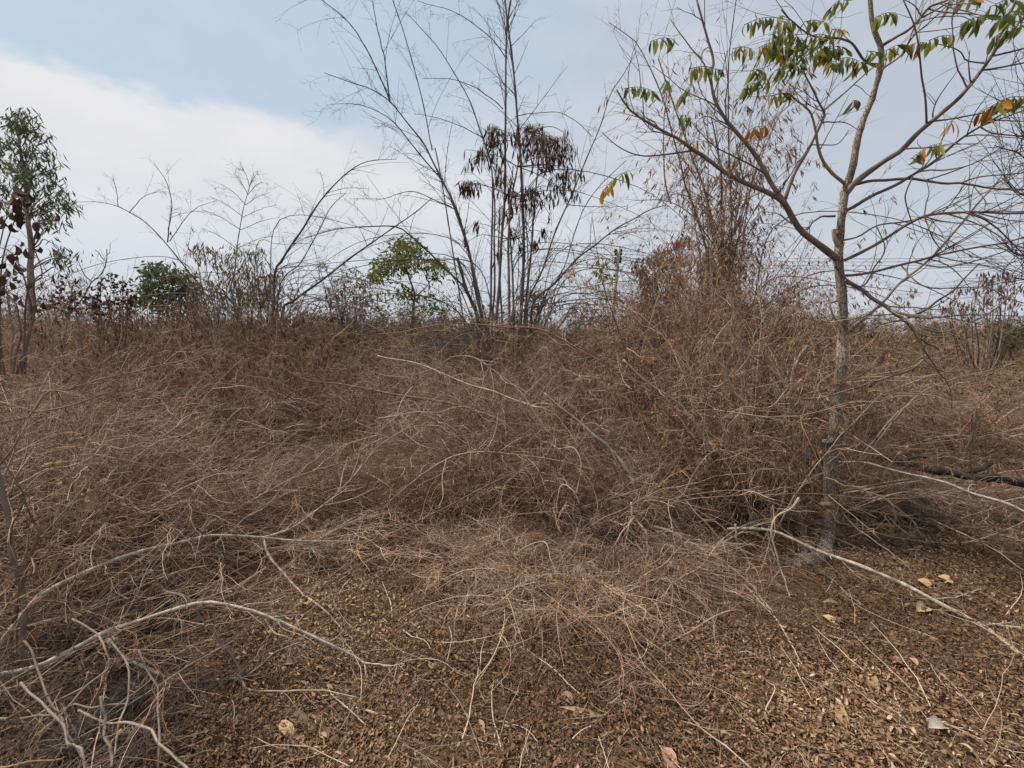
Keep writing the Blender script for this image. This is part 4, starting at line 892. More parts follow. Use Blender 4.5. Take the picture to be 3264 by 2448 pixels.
SP = [((260,200),(380,190),7,0),((135,425),(290,445),9,0),((455,328),(585,335),9,.05),((330,385),(350,400),3,0),((410,470),(460,400),6,0),((405,555),(455,565),4,.2),((30,920),(160,820),9,.45),((735,625),(815,610),4,1),((700,435),(765,400),7,0),((740,345),(800,340),6,0),((710,120),(870,85),9,0),((880,75),(960,120),6,.15),((1000,105),(1095,105),6,.3),((830,170),(960,165),9,.05),((780,230),(900,205),10,.1),((820,265),(930,240),9,.05),((900,300),(1000,265),9,0),((920,345),(1010,300),8,0),((1010,180),(1130,175),8,.1),((1020,235),(1095,220),7,0),((1100,255),(1185,240),8,.05),((1110,300),(1170,305),6,0),((1110,55),(1215,-10),8,0),((1340,85),(1440,60),7,0),((1300,245),(1385,275),6,.2),((1390,245),(1500,215),8,.1),((1510,215),(1590,205),6,.1),((1600,195),(1720,170),5,0),((1750,120),(1870,75),9,0),((1690,20),(1840,-10),9,.1),((1890,35),(2060,15),11,.05),((1910,180),(2060,120),11,0),((1940,95),(2050,55),9,0),((1840,545),(1930,510),6,.9),((1900,510),(2070,465),10,.05),((1690,595),(1725,590),3,1),((1510,765),(1665,685),10,.12),((770,400),(830,380),5,0),((840,465),(930,450),7,.1),((1235,485),(1262,485),3,0),((655,235),(750,235),6,0),((960,215),(1010,215),5,.2),((860,340),(900,330),4,0),((850,205),(905,160),8,.1),((930,190),(990,185),7,.1),((880,240),(960,225),8,.1),((1240,330),(1300,300),4,.1)]
for k in range(8):
    u = rng.uniform(700, 1250); v = rng.uniform(90, 330) + max(0, 950 - u) * .25; SP.append(((u, v), (u + rng.uniform(60, 110), v + rng.normal(-5, 15)), 6, .04))
for (a, e, n, mix) in SP:
    u = (a[0] + e[0]) / 2; D = 3.0 - (.25 if u > 1500 or u < 300 else 0) + rng.normal(0, .18)
    leaf_spray(troot, torg, 'leaf_spray', 'green', P('R3', *a, D), P('R3', *e, D + rng.normal(0, .05)), int(n * 1.25) + 1, .088, .0225, mix=mix)

# second, thinner trunk beside it
sroot, sorg = tree_root('thin_tree', 'Z5', 610, 1330, 3.4, 'thin dark stemmed tree close to the left of the grey barked tree', 'tree', 'trees')
sp_ = np.array([P('Z5', *q, 3.4) for q in [(614,1400),(610,1330),(605,1200),(600,1050),(585,900),(560,750),(540,620),(520,520),(512,350),(518,150),(535,0)]] + [P('R6', *q, 3.4) for q in [(1010,470),(1055,380),(1100,330)]])
limb_part(sroot, sorg, 'trunk', 'bark', sp_, .027, .012, 40, 9, .003, 12, .4)
limb_part(sroot, sorg, 'limb', 'bark', np.array([P('Z5', *q, 3.42) for q in [(545,640),(500,500),(480,350),(470,200),(480,60),(500,-60)]]), .018, .008, 24, 8, .003, 12, .4)
limb_part(sroot, sorg, 'limb', 'pale', np.array([P('R6', *q, 3.4) for q in [(975,600),(1060,585),(1180,545),(1330,500),(1560,450),(1700,405)]]), .007, .003, 24, 6, .003, 8, .3)
limb_part(sroot, sorg, 'limb', 'limb', np.array([P('R6', *q, 3.35) for q in [(985,560),(930,500),(860,400),(820,300),(860,200),(930,90)]]), .008, .003, 24, 6, .003, 12, .35)
limb_part(sroot, sorg, 'limb', 'pale', np.array([P('R6', *q, 3.3) for q in [(1010,520),(900,640),(760,640),(640,700),(560,640),(520,500)]]), .006, .002, 24, 6, .003, 12, .3)
for lab, pts, r in (('thin pale stem curving through the right thicket in an S', [(760,620),(700,540),(640,430),(615,360),(620,300),(700,180)], (.008,.003)),
                    ('hoop shaped pale stem in the right thicket', [(530,585),(520,540),(525,490),(610,540),(690,500),(760,420),(830,310),(900,270)], (.005,.003)),
                    ('bowed pale stem drooping to the right in front of the trunk', [(1050,420),(1110,460),(1190,530),(1240,610),(1290,660),(1380,675)], (.006,.003)),
                    ('pale stem arching down out of the right thicket to the litter', [(570,1390),(600,1380),(760,1290),(920,1215),(1000,1170),(1050,1130)], (.006,.003)),
                    ('long thin stem bowed from the thicket down to the mound', [(330,1240),(420,1130),(500,1000),(560,900),(650,865),(780,900),(870,935)], (.007,.003)),
                    ('curved stem hanging down through the thicket beside the thin trunk', [(900,930),(960,1010),(970,1070),(950,1150),(910,1220),(890,1300),(920,1420),(960,1520),(1000,1622)], (.006,.004)),
                    ('pale dead branch leaning across the foot of the right thicket', [(140,400),(260,510),(380,600),(470,690),(560,800),(600,900)], (.007,.005))):
    branch('thicket_branch', lab, 'branch', 'stems in the right thicket', ('R6', pts, 3.25 if 'litter' not in lab else 3.0, 3.1), r, 'pale', (), 8, tl=.2, spurs=3)

# ------------------------------------------------------------------ bamboo
def nodes_of(c, r, every):
    r = r.copy(); r[::every] *= 1.28
    return r
def culm(root, org, pts3, r0, r1, K=48, side=14, sl=.9, leafn=0, mtl='bamboo', t0=.15, updown=.0, fine=4, leafm='dryleaf', lsz=.06, twm='bambootwig'):
    """one bamboo culm with the twigs that leave it at its joints"""
    b = MB(); c = spl(pts3, K, .0014); t = np.linspace(0, 1, K); r = r0 + (r1 - r0) * t
    b.tubes(c[None], nodes_of(c, r, 4)[None], 7, 0, tint=.35 + .45 * rng.random())
    if side:
        s, d, q, _ = spawn(c[None], r[None], side, t0, 1, .5, 1.15); d[:, 2] += .25
        p = grow(s, d, sl * (.25 + .9 * rng.random(side) ** 1.5), 12, .022, .022 + updown, .012); R = taper(np.clip(q * .4, .0015, .0045), 12, .35); R[:, ::3] *= 1.35
        b.tubes(p, R, 4, 1)
        s, d, q, _ = spawn(p, R, side * fine, .12, 1, .6, 1.2); p2 = grow(s, d, sl * .25 * (.2 + rng.random(len(s))), 6, .04, .01); R2 = taper(np.clip(q * .6, .0011, .0022), 6, .5); b.tubes(p2, R2, 3, 1)
        s, d, q, _ = spawn(p2, R2, side * fine * 2, .2, 1, .6, 1.2); p3 = grow(s, d, sl * .09 * (.3 + rng.random(len(s))), 4, .07); b.tubes(p3, taper(np.clip(q * .6, .001, .002), 4, .6), 3, 1)
        if leafn:
            s, d, q, _ = spawn(p2, R2, leafn, .3, 1, .3, 1.2); d = d * .5 + [0, 0, -.75]; ll = lsz * (.6 + .7 * rng.random(leafn))
            b.leaves(s, d, randdir(leafn), ll, ll * .17, rng.normal(.1, .2, leafn), .3, 2, seg=2)
    b.build('culm', [M[mtl], M[twm], M[leafm]], root, org)

def clump(tg, u, v, D, label, group='bamboo clumps'):
    return tree_root('bamboo_clump', tg, u, v, D, label, 'bamboo', group)

# centre clump
DC = 6.6
cr, co = clump('R2', 1080, 1640, DC, 'tall leafless bamboo clump in the middle reaching out of the top of the frame')
def cl(pts, r0, r1, D1=DC, D0=DC, tg='R2', root=None, org=None, **k):
    k.setdefault('side', 14)
    og = co if org is None else org; w = path(tg, pts, D0, D1)
    if r0 >= .0135 and math.hypot(w[0][0] - og[0], w[0][1] - og[1]) < 1.1 and w[0][2] > .2:
        g = np.array([og[0] * .6 + w[0][0] * .4, og[1] * .6 + w[0][1] * .4, 0]); g[2] = gh(g[0], g[1]) - .05; w = np.vstack([g, w])
    culm(root or cr, og, w, r0 * .8, max(r1 * .75, .0022), **k)
cl([(960,1620),(955,1500),(925,1330),(890,1180),(850,1060),(810,950),(760,850),(720,770),(680,690),(600,590),(520,490),(430,430),(340,400),(200,350)], .034, .004, 5.6, side=26, t0=.5, sl=.7)
cl([(985,1620),(950,1500),(905,1250),(870,1110),(830,990),(760,860),(700,790),(620,690),(540,590),(460,535),(360,500),(230,500)], .030, .003, 5.9, side=26, t0=.5, sl=.7)
cl([(760,840),(720,720),(690,560),(660,430),(620,280),(580,140),(530,0),(500,-90)], .014, .006, 6.0, 6.2, side=10, t0=.1, sl=1.0)
cl([(518,492),(490,280),(460,150),(430,0)], .011, .005, 5.8, 5.85, side=8, sl=.8)
cl([(515,480),(450,330),(390,210),(300,90),(190,0),(120,-60)], .011, .004, 5.6, 5.85, side=8, sl=.8)
cl([(990,1620),(1000,1500),(1005,1200),(1010,900),(1000,780),(960,650),(900,480),(820,340),(750,230),(690,160),(590,50)], .026, .004, 6.2, side=14, t0=.5)
cl([(1030,1620),(1040,1400),(1055,1150),(1070,900),(1072,600),(1075,300),(1080,100),(1070,0),(1066,-120)], .032, .012, side=34, t0=.35)
cl([(1140,1620),(1150,1450),(1160,1200),(1152,900),(1140,700),(1120,450),(1100,250),(1085,100),(1100,0),(1110,-120)], .034, .012, side=30, t0=.35)
cl([(1160,1620),(1175,1420),(1200,1150),(1215,950),(1230,800),(1250,650)], .028, .010, 6.9, side=10, t0=.4)
cl([(1110,1620),(1110,1420),(1100,1200),(1090,1000),(1110,800)], .024, .010, 6.9, side=8, t0=.4)
cl([(1010,1620),(1020,1400),(1018,1200),(1022,1000),(1010,880)], .024, .012, 6.7, side=6, t0=.4)
cl([(1060,1620),(1048,1400),(1040,1200),(1045,1000)], .022, .012, 7.0, side=6, t0=.4)
cl([(1170,1620),(1180,1450),(1250,1300),(1310,1120),(1390,940),(1470,740),(1530,600),(1580,450),(1640,360),(1700,250)], .022, .005, 5.6, side=18, t0=.35)
cl([(1190,1620),(1210,1450),(1300,1370),(1420,1240),(1500,1180),(1600,1100),(1690,1050),(1760,1010),(1850,985)], .030, .006, 5.2, side=22, t0=.3, sl=1.1)
cl([(1200,1620),(1260,1430),(1350,1300),(1400,1130),(1450,1000),(1520,900),(1650,770)], .014, .005, 5.8, side=14, t0=.3)
cl([(940,1620),(930,1500),(880,1390),(780,1290),(700,1210),(600,1120),(540,1088),(400,1090),(250,1105),(100,1150)], .030, .004, 5.3, side=22, t0=.4, sl=.9)
cl([(950,1620),(930,1500),(885,1400),(860,1310),(840,1240)], .030, .026, 6.3, side=0)
cl([(860,1060),(820,1000),(740,965),(620,920),(480,955),(320,955)], .008, .003, 5.6, 6.2, side=10, t0=.2, sl=.5)
cl([(1062,525),(1000,470),(900,410),(800,378),(670,378)], .008, .003, 6.2, side=9, t0=.2, sl=.5)
cl([(1070,272),(1000,180),(900,100),(830,60),(740,30),(650,5)], .008, .003, 6.2, side=9, t0=.2, sl=.5)
cl([(962,660),(860,610),(760,570),(630,545)], .007, .003, 6.2, side=9, t0=.2, sl=.5)
cl([(1120,560),(1200,545),(1330,540),(1420,590),(1490,655)], .006, .005, 5.8, side=9, t0=.1, sl=.5)
cl([(1380,985),(1500,995),(1600,992),(1659,988)], .006, .003, 5.6, 5.9, side=7, t0=.1, sl=.4)
cl([(1490,1190),(1560,1200),(1620,1290),(1640,1360)], .006, .003, 5.3, side=6, t0=.1, sl=.4, D0=5.5)
def fan(root, org, tg, base, D, n, lo, hi, far, sl=.7, r=(.008, .0025), z=.4, side=9, lv=0, leafm='dryleaf'):
    """arching shoots thrown out sideways from the foot of a clump"""
    for k in range(n):
        a0 = P(tg, *base, D); a0[2] = z * rng.random(); ang = rng.uniform(lo, hi); L = far * (.6 + .6 * rng.random())
        dirh = np.array([math.cos(rng.normal(0, .5)) * np.sign(ang) if ang else 1, rng.normal(0, .45), 0]); dirh /= np.linalg.norm(dirh)
        e = abs(ang); p0 = a0 + rng.normal(0, .12, 3) * [1, 1, 0]
        top = p0 + dirh * L * .55 * math.cos(e) + np.array([0, 0, L * math.sin(e)])
        p = np.array([p0, p0 * .5 + top * .5 + [0, 0, .12 * L], top, top + dirh * L * .4 + [0, 0, -.05 * L * rng.random()], top + dirh * L * .75 + [0, 0, -.22 * L * (.4 + rng.random())]])
        culm(root, org, p, r[0] * (.7 + .6 * rng.random()), r[1], 30, side, sl, lv, t0=.25, fine=3, leafm=leafm)
fan(cr, co, 'R2', (1080, 1600), DC, 26, -1.25, -.45, 2.4)
fan(cr, co, 'R2', (1120, 1600), DC, 28, .4, 1.25, 2.3)
fan(cr, co, 'R2', (1080, 1600), DC, 8, 1.25, 1.5, 3.2, .6)

# left clump, leaning to the right
lr, lo_ = clump('R1', 1290, 1500, 8.0, 'leafless bamboo clump left of the middle with culms leaning out to both sides')
def c2(pts, r0, r1, tg='R2', D0=8.0, D1=7.4, **k): cl(pts, r0, r1, D1, D0, tg, lr, lo_, **k)
c2([(-40,1380),(0,1250),(90,1110),(180,970),(290,850),(400,780),(550,765)], .040, .005, side=30, t0=.25, sl=.9)
c2([(-20,1420),(90,1260),(180,1100),(230,1000),(300,930)], .020, .006, side=14, t0=.2, sl=.8)
c2([(0,1520),(50,1450),(200,1340),(340,1230),(440,1160),(540,1090),(640,1020),(720,950)], .036, .007, D1=6.8, side=22, t0=.25, sl=.9)
c2([(1130,1480),(980,1390),(880,1270),(800,1170),(700,1070),(620,1020),(560,990),(470,970),(370,970)], .026, .004, 'R1', D1=7.2, side=18, t0=.2, sl=.7)
c2([(805,1165),(825,1000),(810,900),(780,840),(740,780)], .012, .003, 'R1', 7.6, 7.5, side=10, sl=.5)
c2([(815,1160),(900,1040),(960,990),(1030,968)], .008, .003, 'R1', 7.6, 7.4, side=7, sl=.4)
c2([(620,1022),(700,940),(800,918)], .007, .003, 'R1', 7.3, 7.3, side=5, sl=.4)
c2([(568,992),(560,920),(545,850)], .006, .003, 'R1', 7.3, 7.3, side=4, sl=.3)
c2([(1120,1450),(1130,1300),(1160,1050),(1190,930),(1220,830)], .022, .004, 'R1', side=4, sl=.4)
for k, (v, w) in enumerate(((1180, 170), (1090, 190), (1030, 160), (970, 120), (920, 70), (880, 40))):
    u = 1140 + (1180 - v) * .2
    for sgn in (-1, 1): c2([(u, v + 15), (u + sgn * w * .5, v - 25 - 20 * (sgn < 0)), (u + sgn * w, v - 45 - 40 * (sgn < 0))], .006, .002, 'R1', 7.8, 7.7, side=6, sl=.35, t0=.1)
fan(lr, lo_, 'R1', (1250, 1500), 8.0, 27, .5, 1.3, 2.6)
fan(lr, lo_, 'R1', (1200, 1500), 8.0, 22, -1.3, -.5, 2.2)

# right clump with dry leaves behind the tree
DR = 5.4
rr_, ro = clump('R3', 580, 1500, DR, 'bushy bamboo clump behind the grey barked tree with small dry leaves hanging')
def c3(pts, r0, r1, D1=5.2, D0=DR, lv=60, **k):
    k.setdefault('mtl', 'stem' if rng.random() < .6 else 'bamboo'); k.setdefault('twm', 'stem' if rng.random() < .7 else 'bambootwig'); cl(pts, r0, r1, D1, D0, 'R3', rr_, ro, leafn=lv, lsz=.085, **k)
c3([(570,1400),(560,1300),(510,1130),(470,1000),(430,900),(410,800),(370,650),(310,440),(210,230),(150,170),(60,110)], .022, .004, side=22, t0=.3, sl=.7, lv=30, mtl='dark')
c3([(600,1400),(560,1080),(510,880),(465,770),(420,640),(300,280)], .026, .008, side=20, t0=.3, mtl='pale', lv=40)
c3([(600,1400),(605,1150),(600,1000),(605,850),(575,650),(555,560)], .022, .008, side=14, t0=.3, mtl='dark')
c3([(640,1400),(650,1100),(640,700),(635,430),(640,280),(665,60),(680,-40)], .018, .006, side=20, t0=.3)
c3([(360,980),(330,850),(325,620),(340,450),(380,300)], .010, .004, side=14, t0=.2, D0=5.2)
for k in range(14):
    u0 = 600 + rng.normal(0, 70); u1 = u0 + rng.uniform(-80, 520); v1 = rng.uniform(330, 760)
    c3([(u0, 1400), (u0 + (u1 - u0) * .25, 1100), (u0 + (u1 - u0) * .6, (v1 + 1100) / 2 - 40), (u1, v1)], .016, .004, DR + rng.uniform(-.5, .5), side=24, t0=.2, sl=.7, lv=170)
for k in range(8):
    u0 = 560 + rng.normal(0, 70); u1 = rng.uniform(180, 520); v1 = rng.uniform(520, 1000)
    c3([(u0, 1400), (u0 + (u1 - u0) * .25, 1100), (u0 + (u1 - u0) * .6, (v1 + 1100) / 2 - 60), (u1, v1)], .014, .004, DR + rng.uniform(-.5, .5), side=22, t0=.2, sl=.6, lv=120)
fan(rr_, ro, 'R3', (560, 1400), DR, 8, -1.1, -.5, 2.0, lv=60)
fan(rr_, ro, 'R3', (650, 1400), DR, 12, .5, 1.3, 2.1, lv=80)

# ------------------------------------------------------------------ tree hung with brown pods, among the bamboo
pr, po = tree_root('pod_tree', 'R2', 1095, 1640, 6.3, 'slim tree hung with dark brown pods inside the middle bamboo clump', 'tree', 'trees')
ptk = path('R2', [(1092,1640),(1090,1400),(1086,1150),(1105,950),(1130,800),(1150,700),(1190,630)], 6.3)
limb_part(pr, po, 'trunk', 'limb', ptk, .022, .006, 40, 7, .004, 10, .4)
PODS = [(1020,670,40,45,30),(960,790,70,40,34),(1000,740,60,50,22),(1190,670,60,45,40),(1240,720,70,50,40),(1310,720,70,40,36),(1360,770,60,40,24),(1250,790,50,50,20),(1300,800,60,40,26),(1335,900,45,40,26),(1385,880,30,40,12),(905,915,40,25,22),(880,920,30,25,8),(1060,920,40,35,12),(1200,965,45,40,26),(1130,980,40,40,12),(1350,960,40,25,10),(1160,760,40,30,10),(1110,690,40,30,10),(930,1105,15,20,7),(1090,1045,20,25,7),(1120,1140,25,25,8),(1260,1145,22,25,8),(1210,1205,18,25,7),(1285,980,18,25,7),(1200,1000,20,25,8),(1360,660,12,20,3),(1440,860,10,25,4),(1410,950,14,20,4),(1060,870,30,40,8),(885,1180,12,20,5),(1150,1200,14,20,4),(1030,1250,12,20,4),(1290,1050,10,20,3)]
for u, v, ru, rv, n in PODS:
    n = int(n * 2.2); ru, rv = ru * 1.2, rv * 1.25
    b = MB(); D = 6.3 + rng.normal(0, .25); ctr = P('R2', u, v - rv * .9, D)
    i = int(np.linalg.norm(ptk - ctr, axis=1).argmin()); c, q = b.limb(np.array([ptk[i], ptk[i] * .4 + ctr * .6 + [0, 0, .06], ctr]), .006, .003, 14, 5, .006)
    pos = np.array([P('R2', u + ru * rng.uniform(-1, 1), v - 22 + rv * rng.uniform(-1, .7), D + rng.normal(0, .10)) for _ in range(n)])
    st = np.stack([np.broadcast_to(ctr, pos.shape), pos * .5 + ctr * .5 + [0, 0, .03], pos], 1); b.tubes(st, np.full((n, 3), .0016), 3)
    d = np.array([0, 0, -1.0]) + rng.normal(0, .22, (n, 3)); L = .13 * (.6 + .6 * rng.random(n))
    b.leaves(pos, d, randdir(n), L, .017 + .006 * rng.random(n), rng.normal(.05, .1, n), .15, 1, seg=4)
    b.build('pod_cluster', [M['limb'], M['pod']], pr, po)

# ------------------------------------------------------------------ eucalyptus at the left edge
def crown(b, blobs, tg, D, n, L, W, hang, mi, spread=.6, seg=2, src=None):
    """leaf sprays gathered in the listed blobs, each spray on a twig"""
    for u, v, ru, rv, k in blobs:
        m = int(n * k); m3 = max(1, m // 6)
        th = rng.random(m3) * TAU; rr = np.sqrt(rng.random(m3))
        c = np.array([P(tg, u + ru * a * math.cos(q), v + rv * a * math.sin(q), D + rng.normal(0, spread)) for a, q in zip(rr, th)])
        ctr = P(tg, u, v + rv * .4, D)
        st = np.stack([np.broadcast_to(ctr, c.shape), (c + ctr) / 2 + rng.normal(0, .05, c.shape), c], 1); b.tubes(st, np.full((m3, 3), .003) * [1, .8, .5], 3, 0)
        pos = np.repeat(c, 6, 0) + rng.normal(0, L * .5, (m3 * 6, 3)); N = len(pos)
        d = randdir(N) * (1 - hang) + np.array([0, 0, -1]) * hang; ll = L * (.6 + .7 * rng.random(N))
        b.leaves(pos, d, randdir(N), ll, W * (.7 + .6 * rng.random(N)), rng.normal(.1, .25, N), .2, mi, seg=seg)
er, eo = tree_root('eucalyptus', 'R1', 150, 1560, 9.0, 'grey green eucalyptus with drooping leaves at the left edge', 'tree', 'trees')
ept = path('R1', [(155,1600),(150,1480),(142,1300),(150,1200),(138,1050),(112,850),(92,650),(75,545)], 9.0)
limb_part(er, eo, 'trunk', 'greybr', ept, .062, .012, 40, 9, .006, 0)
EB = [(75,560,40,25,1),(140,555,25,20,.5),(60,610,60,40,1.6),(150,620,60,40,1.3),(200,650,35,20,.6),(30,690,60,50,1.5),(110,720,70,50,1.8),(200,750,70,45,1.4),(60,790,70,50,1.3),(150,820,70,45,1.5),(240,830,45,40,1.2),(90,860,80,40,1.2),(15,910,40,40,.8),(130,900,60,35,1.2),(230,900,50,40,1),(300,920,30,20,.5),(320,980,35,35,1.3),(220,980,50,50,1.3),(210,1050,50,35,.9),(20,960,30,40,.7),(150,980,50,40,.9),(270,1070,30,30,.5),(330,1240,40,25,.8),(280,1220,40,30,.6),(270,1170,25,15,.25),(-60,700,60,120,2),(-60,900,60,100,2)]
for k, e in enumerate(EB):
    b = MB(); D = 9.0 + rng.normal(0, .25); ctr = P('R1', e[0], e[1] + e[3] * .4, D); i = int(np.linalg.norm((ept - ctr) * [1, 1, 1] + [0, 0, .35], axis=1).argmin())
    b.limb(np.array([ept[i], (ept[i] + ctr) / 2 + [0, 0, .08], ctr]), .014, .005, 12, 5, .01, mat=0)
    e = (e[0], e[1], e[2] * .8, e[3] * .7, e[4]); crown(b, [e], 'R1', D, 62, .15, .028, .55, 1, .22); b.build('leaf_spray', [M['greybr'], M['euc']], er, eo)

# ------------------------------------------------------------------ green sapling left of the middle
gr, go_ = tree_root('green_sapling', 'R2', 616, 1660, 8.2, 'small tree with fresh green leaves standing left of the middle bamboo', 'tree', 'trees')
gpt = path('R2', [(616,1680),(622,1560),(628,1470),(636,1410),(610,1330),(590,1250)], 8.2)
limb_part(gr, go_, 'trunk', 'limb', gpt, .028, .010, 26, 8, .004, 6, .3)
limb_part(gr, go_, 'limb', 'limb', path('R2', [(632,1430),(680,1390),(740,1320),(780,1280)], 8.2), .010, .004, 16, 6, .004, 6, .3)
limb_part(gr, go_, 'limb', 'limb', path('R2', [(628,1400),(560,1360),(490,1330),(440,1300)], 8.2), .010, .004, 16, 6, .004, 6, .3)
for e in [(600,1180,60,35,1.2),(560,1160,40,20,.5),(560,1230,70,40,1.4),(640,1220,50,40,1),(520,1275,80,45,1.6),(460,1310,50,45,1.2),(600,1275,60,35,1),(690,1265,30,30,.5),(740,1275,50,35,1),(720,1320,25,25,.5),(790,1300,20,20,.25),(560,1400,60,50,.8),(610,1420,40,30,.4),(430,1330,20,25,.35)]:
    b = MB(); crown(b, [e], 'R2', 8.2 + rng.normal(0, .15), 110, .10, .034, .45, 1, .22); b.build('leaf_clump', [M['limb'], M['fresh']], gr, go_)
v_, vo = tree_root('green_vine', 'R2', 720, 1600, 7.8, 'thin green leaved vine in the scrub right of the green sapling', 'vine')
b = MB(); b.limb(path('R2', [(705,1610),(700,1540),(690,1480),(720,1440)], 7.8), .006, .003, 16, 5, .01); b.build('stem', M['limb'], v_, vo)
b = MB(); crown(b, [(720,1450,50,40,.6),(760,1500,40,25,.5),(690,1420,25,20,.3),(660,1480,30,30,.3)], 'R2', 7.8, 60, .09, .04, .3, 1, .15); b.build('leaves', [M['limb'], M['fresh']], v_, vo)

# ------------------------------------------------------------------ round and feathery bushes on the skyline at the left
def bush(name, tg, u, v, D, blobs, label, leafm, L, W, n, hang=.4, cat='bush', group='bushes on the skyline', stems=9):
    r, o = tree_root(name, tg, u, v, D, label, cat, group)
    b = MB()
    for e in blobs[:stems]:
        a = np.array([o + rng.normal(0, .15, 3) * [1, 1, 0], (o + P(tg, e[0], e[1], D)) / 2 + rng.normal(0, .12, 3), P(tg, e[0], e[1] - e[3] * .5, D)]); c, q = b.limb(a, .022, .005, 16, 6, .012)
        s, d, q2, _ = spawn(c[None], q[None], 10, .3, 1, .4, 1); p = grow(s, d, .5 * (.4 + rng.random(10)), 7, .12); b.tubes(p, taper(np.clip(q2 * .5, .002, .006), 7, .4), 4)
    b.build('stems', M['limb'], r, o)
    for e in blobs:
        b = MB(); crown(b, [e], tg, D + rng.normal(0, .2), n, L, W, hang, 1, .35); b.build('leaf_clump', [M['limb'], M[leafm]], r, o)
bush('round_bush', 'R1', 800, 1560, 11, [(760,1310,60,40,1.2),(720,1340,50,50,1.2),(820,1330,60,45,1.3),(880,1350,50,45,1.2),(920,1390,40,40,1),(690,1400,50,45,1.2),(770,1390,60,50,1.4),(850,1410,70,50,1.4),(730,1450,70,40,1.2),(820,1470,80,40,1.2),(920,1450,50,40,1)], 'rounded dark green bush on the skyline at the left', 'euc', .13, .05, 130, .25)
bush('feathery_bush', 'R1', 1120, 1540, 9.5, [(1180,1200,60,30,.6),(1230,1240,60,40,.7),(1120,1270,70,50,1),(1030,1230,60,40,.6),(970,1210,60,30,.5),(930,1190,40,20,.3),(1190,1310,70,50,1.1),(1280,1330,60,40,1),(1330,1340,40,30,.5),(1080,1340,70,50,1.2),(1160,1390,80,50,1.4),(1250,1400,70,50,1.3),(1040,1410,60,40,1),(1300,1420,50,40,.9),(1120,1460,90,40,1.2),(1230,1470,90,40,1.2)], 'feathery olive brown bush with drooping dry leaves left of the leaning bamboo', 'olive', .12, .022, 120, .6, stems=14)
bush('yellow_bush', 'R2', 300, 1600, 9.0, [(200,1260,40,20,.25),(280,1320,60,50,.7),(350,1310,60,40,.6),(250,1390,60,50,.8),(330,1400,70,50,1.1),(400,1390,50,50,.8),(290,1460,80,40,1.1),(380,1460,70,40,1),(180,1280,30,20,.2),(430,1440,40,40,.7)], 'sparse yellowish dry bush between the leaning bamboo and the green sapling', 'olive', .08, .022, 95, .5)
bush('dry_bush', 'R2', 1230, 1620, 8.6, [(1180,1420,50,30,.7),(1250,1430,50,30,.7),(1200,1470,60,40,1),(1290,1480,50,30,.8)], 'dark brown dry bush just right of the middle bamboo foot', 'redleaf', .08, .03, 90, .4)
bush('dry_bush', 'R2', 1440, 1640, 11, [(1400,1490,60,40,.9),(1470,1480,50,40,.9),(1530,1510,40,40,.7),(1440,1540,70,40,1)], 'pale reddish dry bush left of the utility pole', 'redleaf', .10, .032, 85, .5)
bush('rusty_bush', 'Z2', 1020, 1150, 7.6, [(900,390,40,40,.5),(960,470,60,50,.9),(1060,360,70,50,1),(1150,300,70,60,1),(1280,240,70,60,1),(1340,190,50,50,.7),(1000,590,70,50,1),(1100,520,80,60,1.2),(1200,430,80,70,1.2),(1300,340,80,70,1.2),(1050,700,70,60,1),(1180,640,90,70,1.2),(1300,520,90,80,1.2),(960,760,50,60,.6),(1100,800,80,60,1)], 'tall rusty brown bush with hanging dead leaves right of the utility pole', 'redleaf', .085, .024, 120, .6, stems=14)
bush('green_bush', 'Z4', 1900, 1300, 13, [(1800,1080,60,60,1),(1880,1050,70,60,1.2),(1960,1090,70,60,1.2),(2040,1060,60,70,1.2),(1850,1140,80,50,1.2),(1980,1150,90,50,1.3),(2100,1100,60,70,1)], 'soft yellow green bush on the skyline at the right edge', 'dullgreen', .12, .04, 130, .25)
bush('green_bush', 'Z4', 1360, 1250, 12, [(1370,1050,40,50,.7),(1400,1100,40,40,.6),(1340,1090,30,30,.4)], 'small dim green bush on the skyline left of the yellow green one', 'dullgreen', .11, .04, 80, .3)
bush('pod_bush', 'Z4', 1780, 1250, 10.5, [(1720,660,50,50,.45),(1790,690,50,40,.5),(1900,640,40,30,.4),(1850,710,60,50,.5),(1960,690,60,50,.5),(1540,800,40,40,.3),(1490,860,40,40,.3),(1690,760,60,40,.4),(1760,800,60,50,.45),(1560,900,50,40,.4),(1450,920,40,30,.3),(1880,800,70,60,.5),(2000,780,60,60,.5),(1650,880,70,60,.4),(1800,900,80,60,.4),(1950,900,80,60,.4)], 'open reddish bush hung with small dark pods at the right edge', 'redleaf', .12, .034, 55, .75, stems=16)

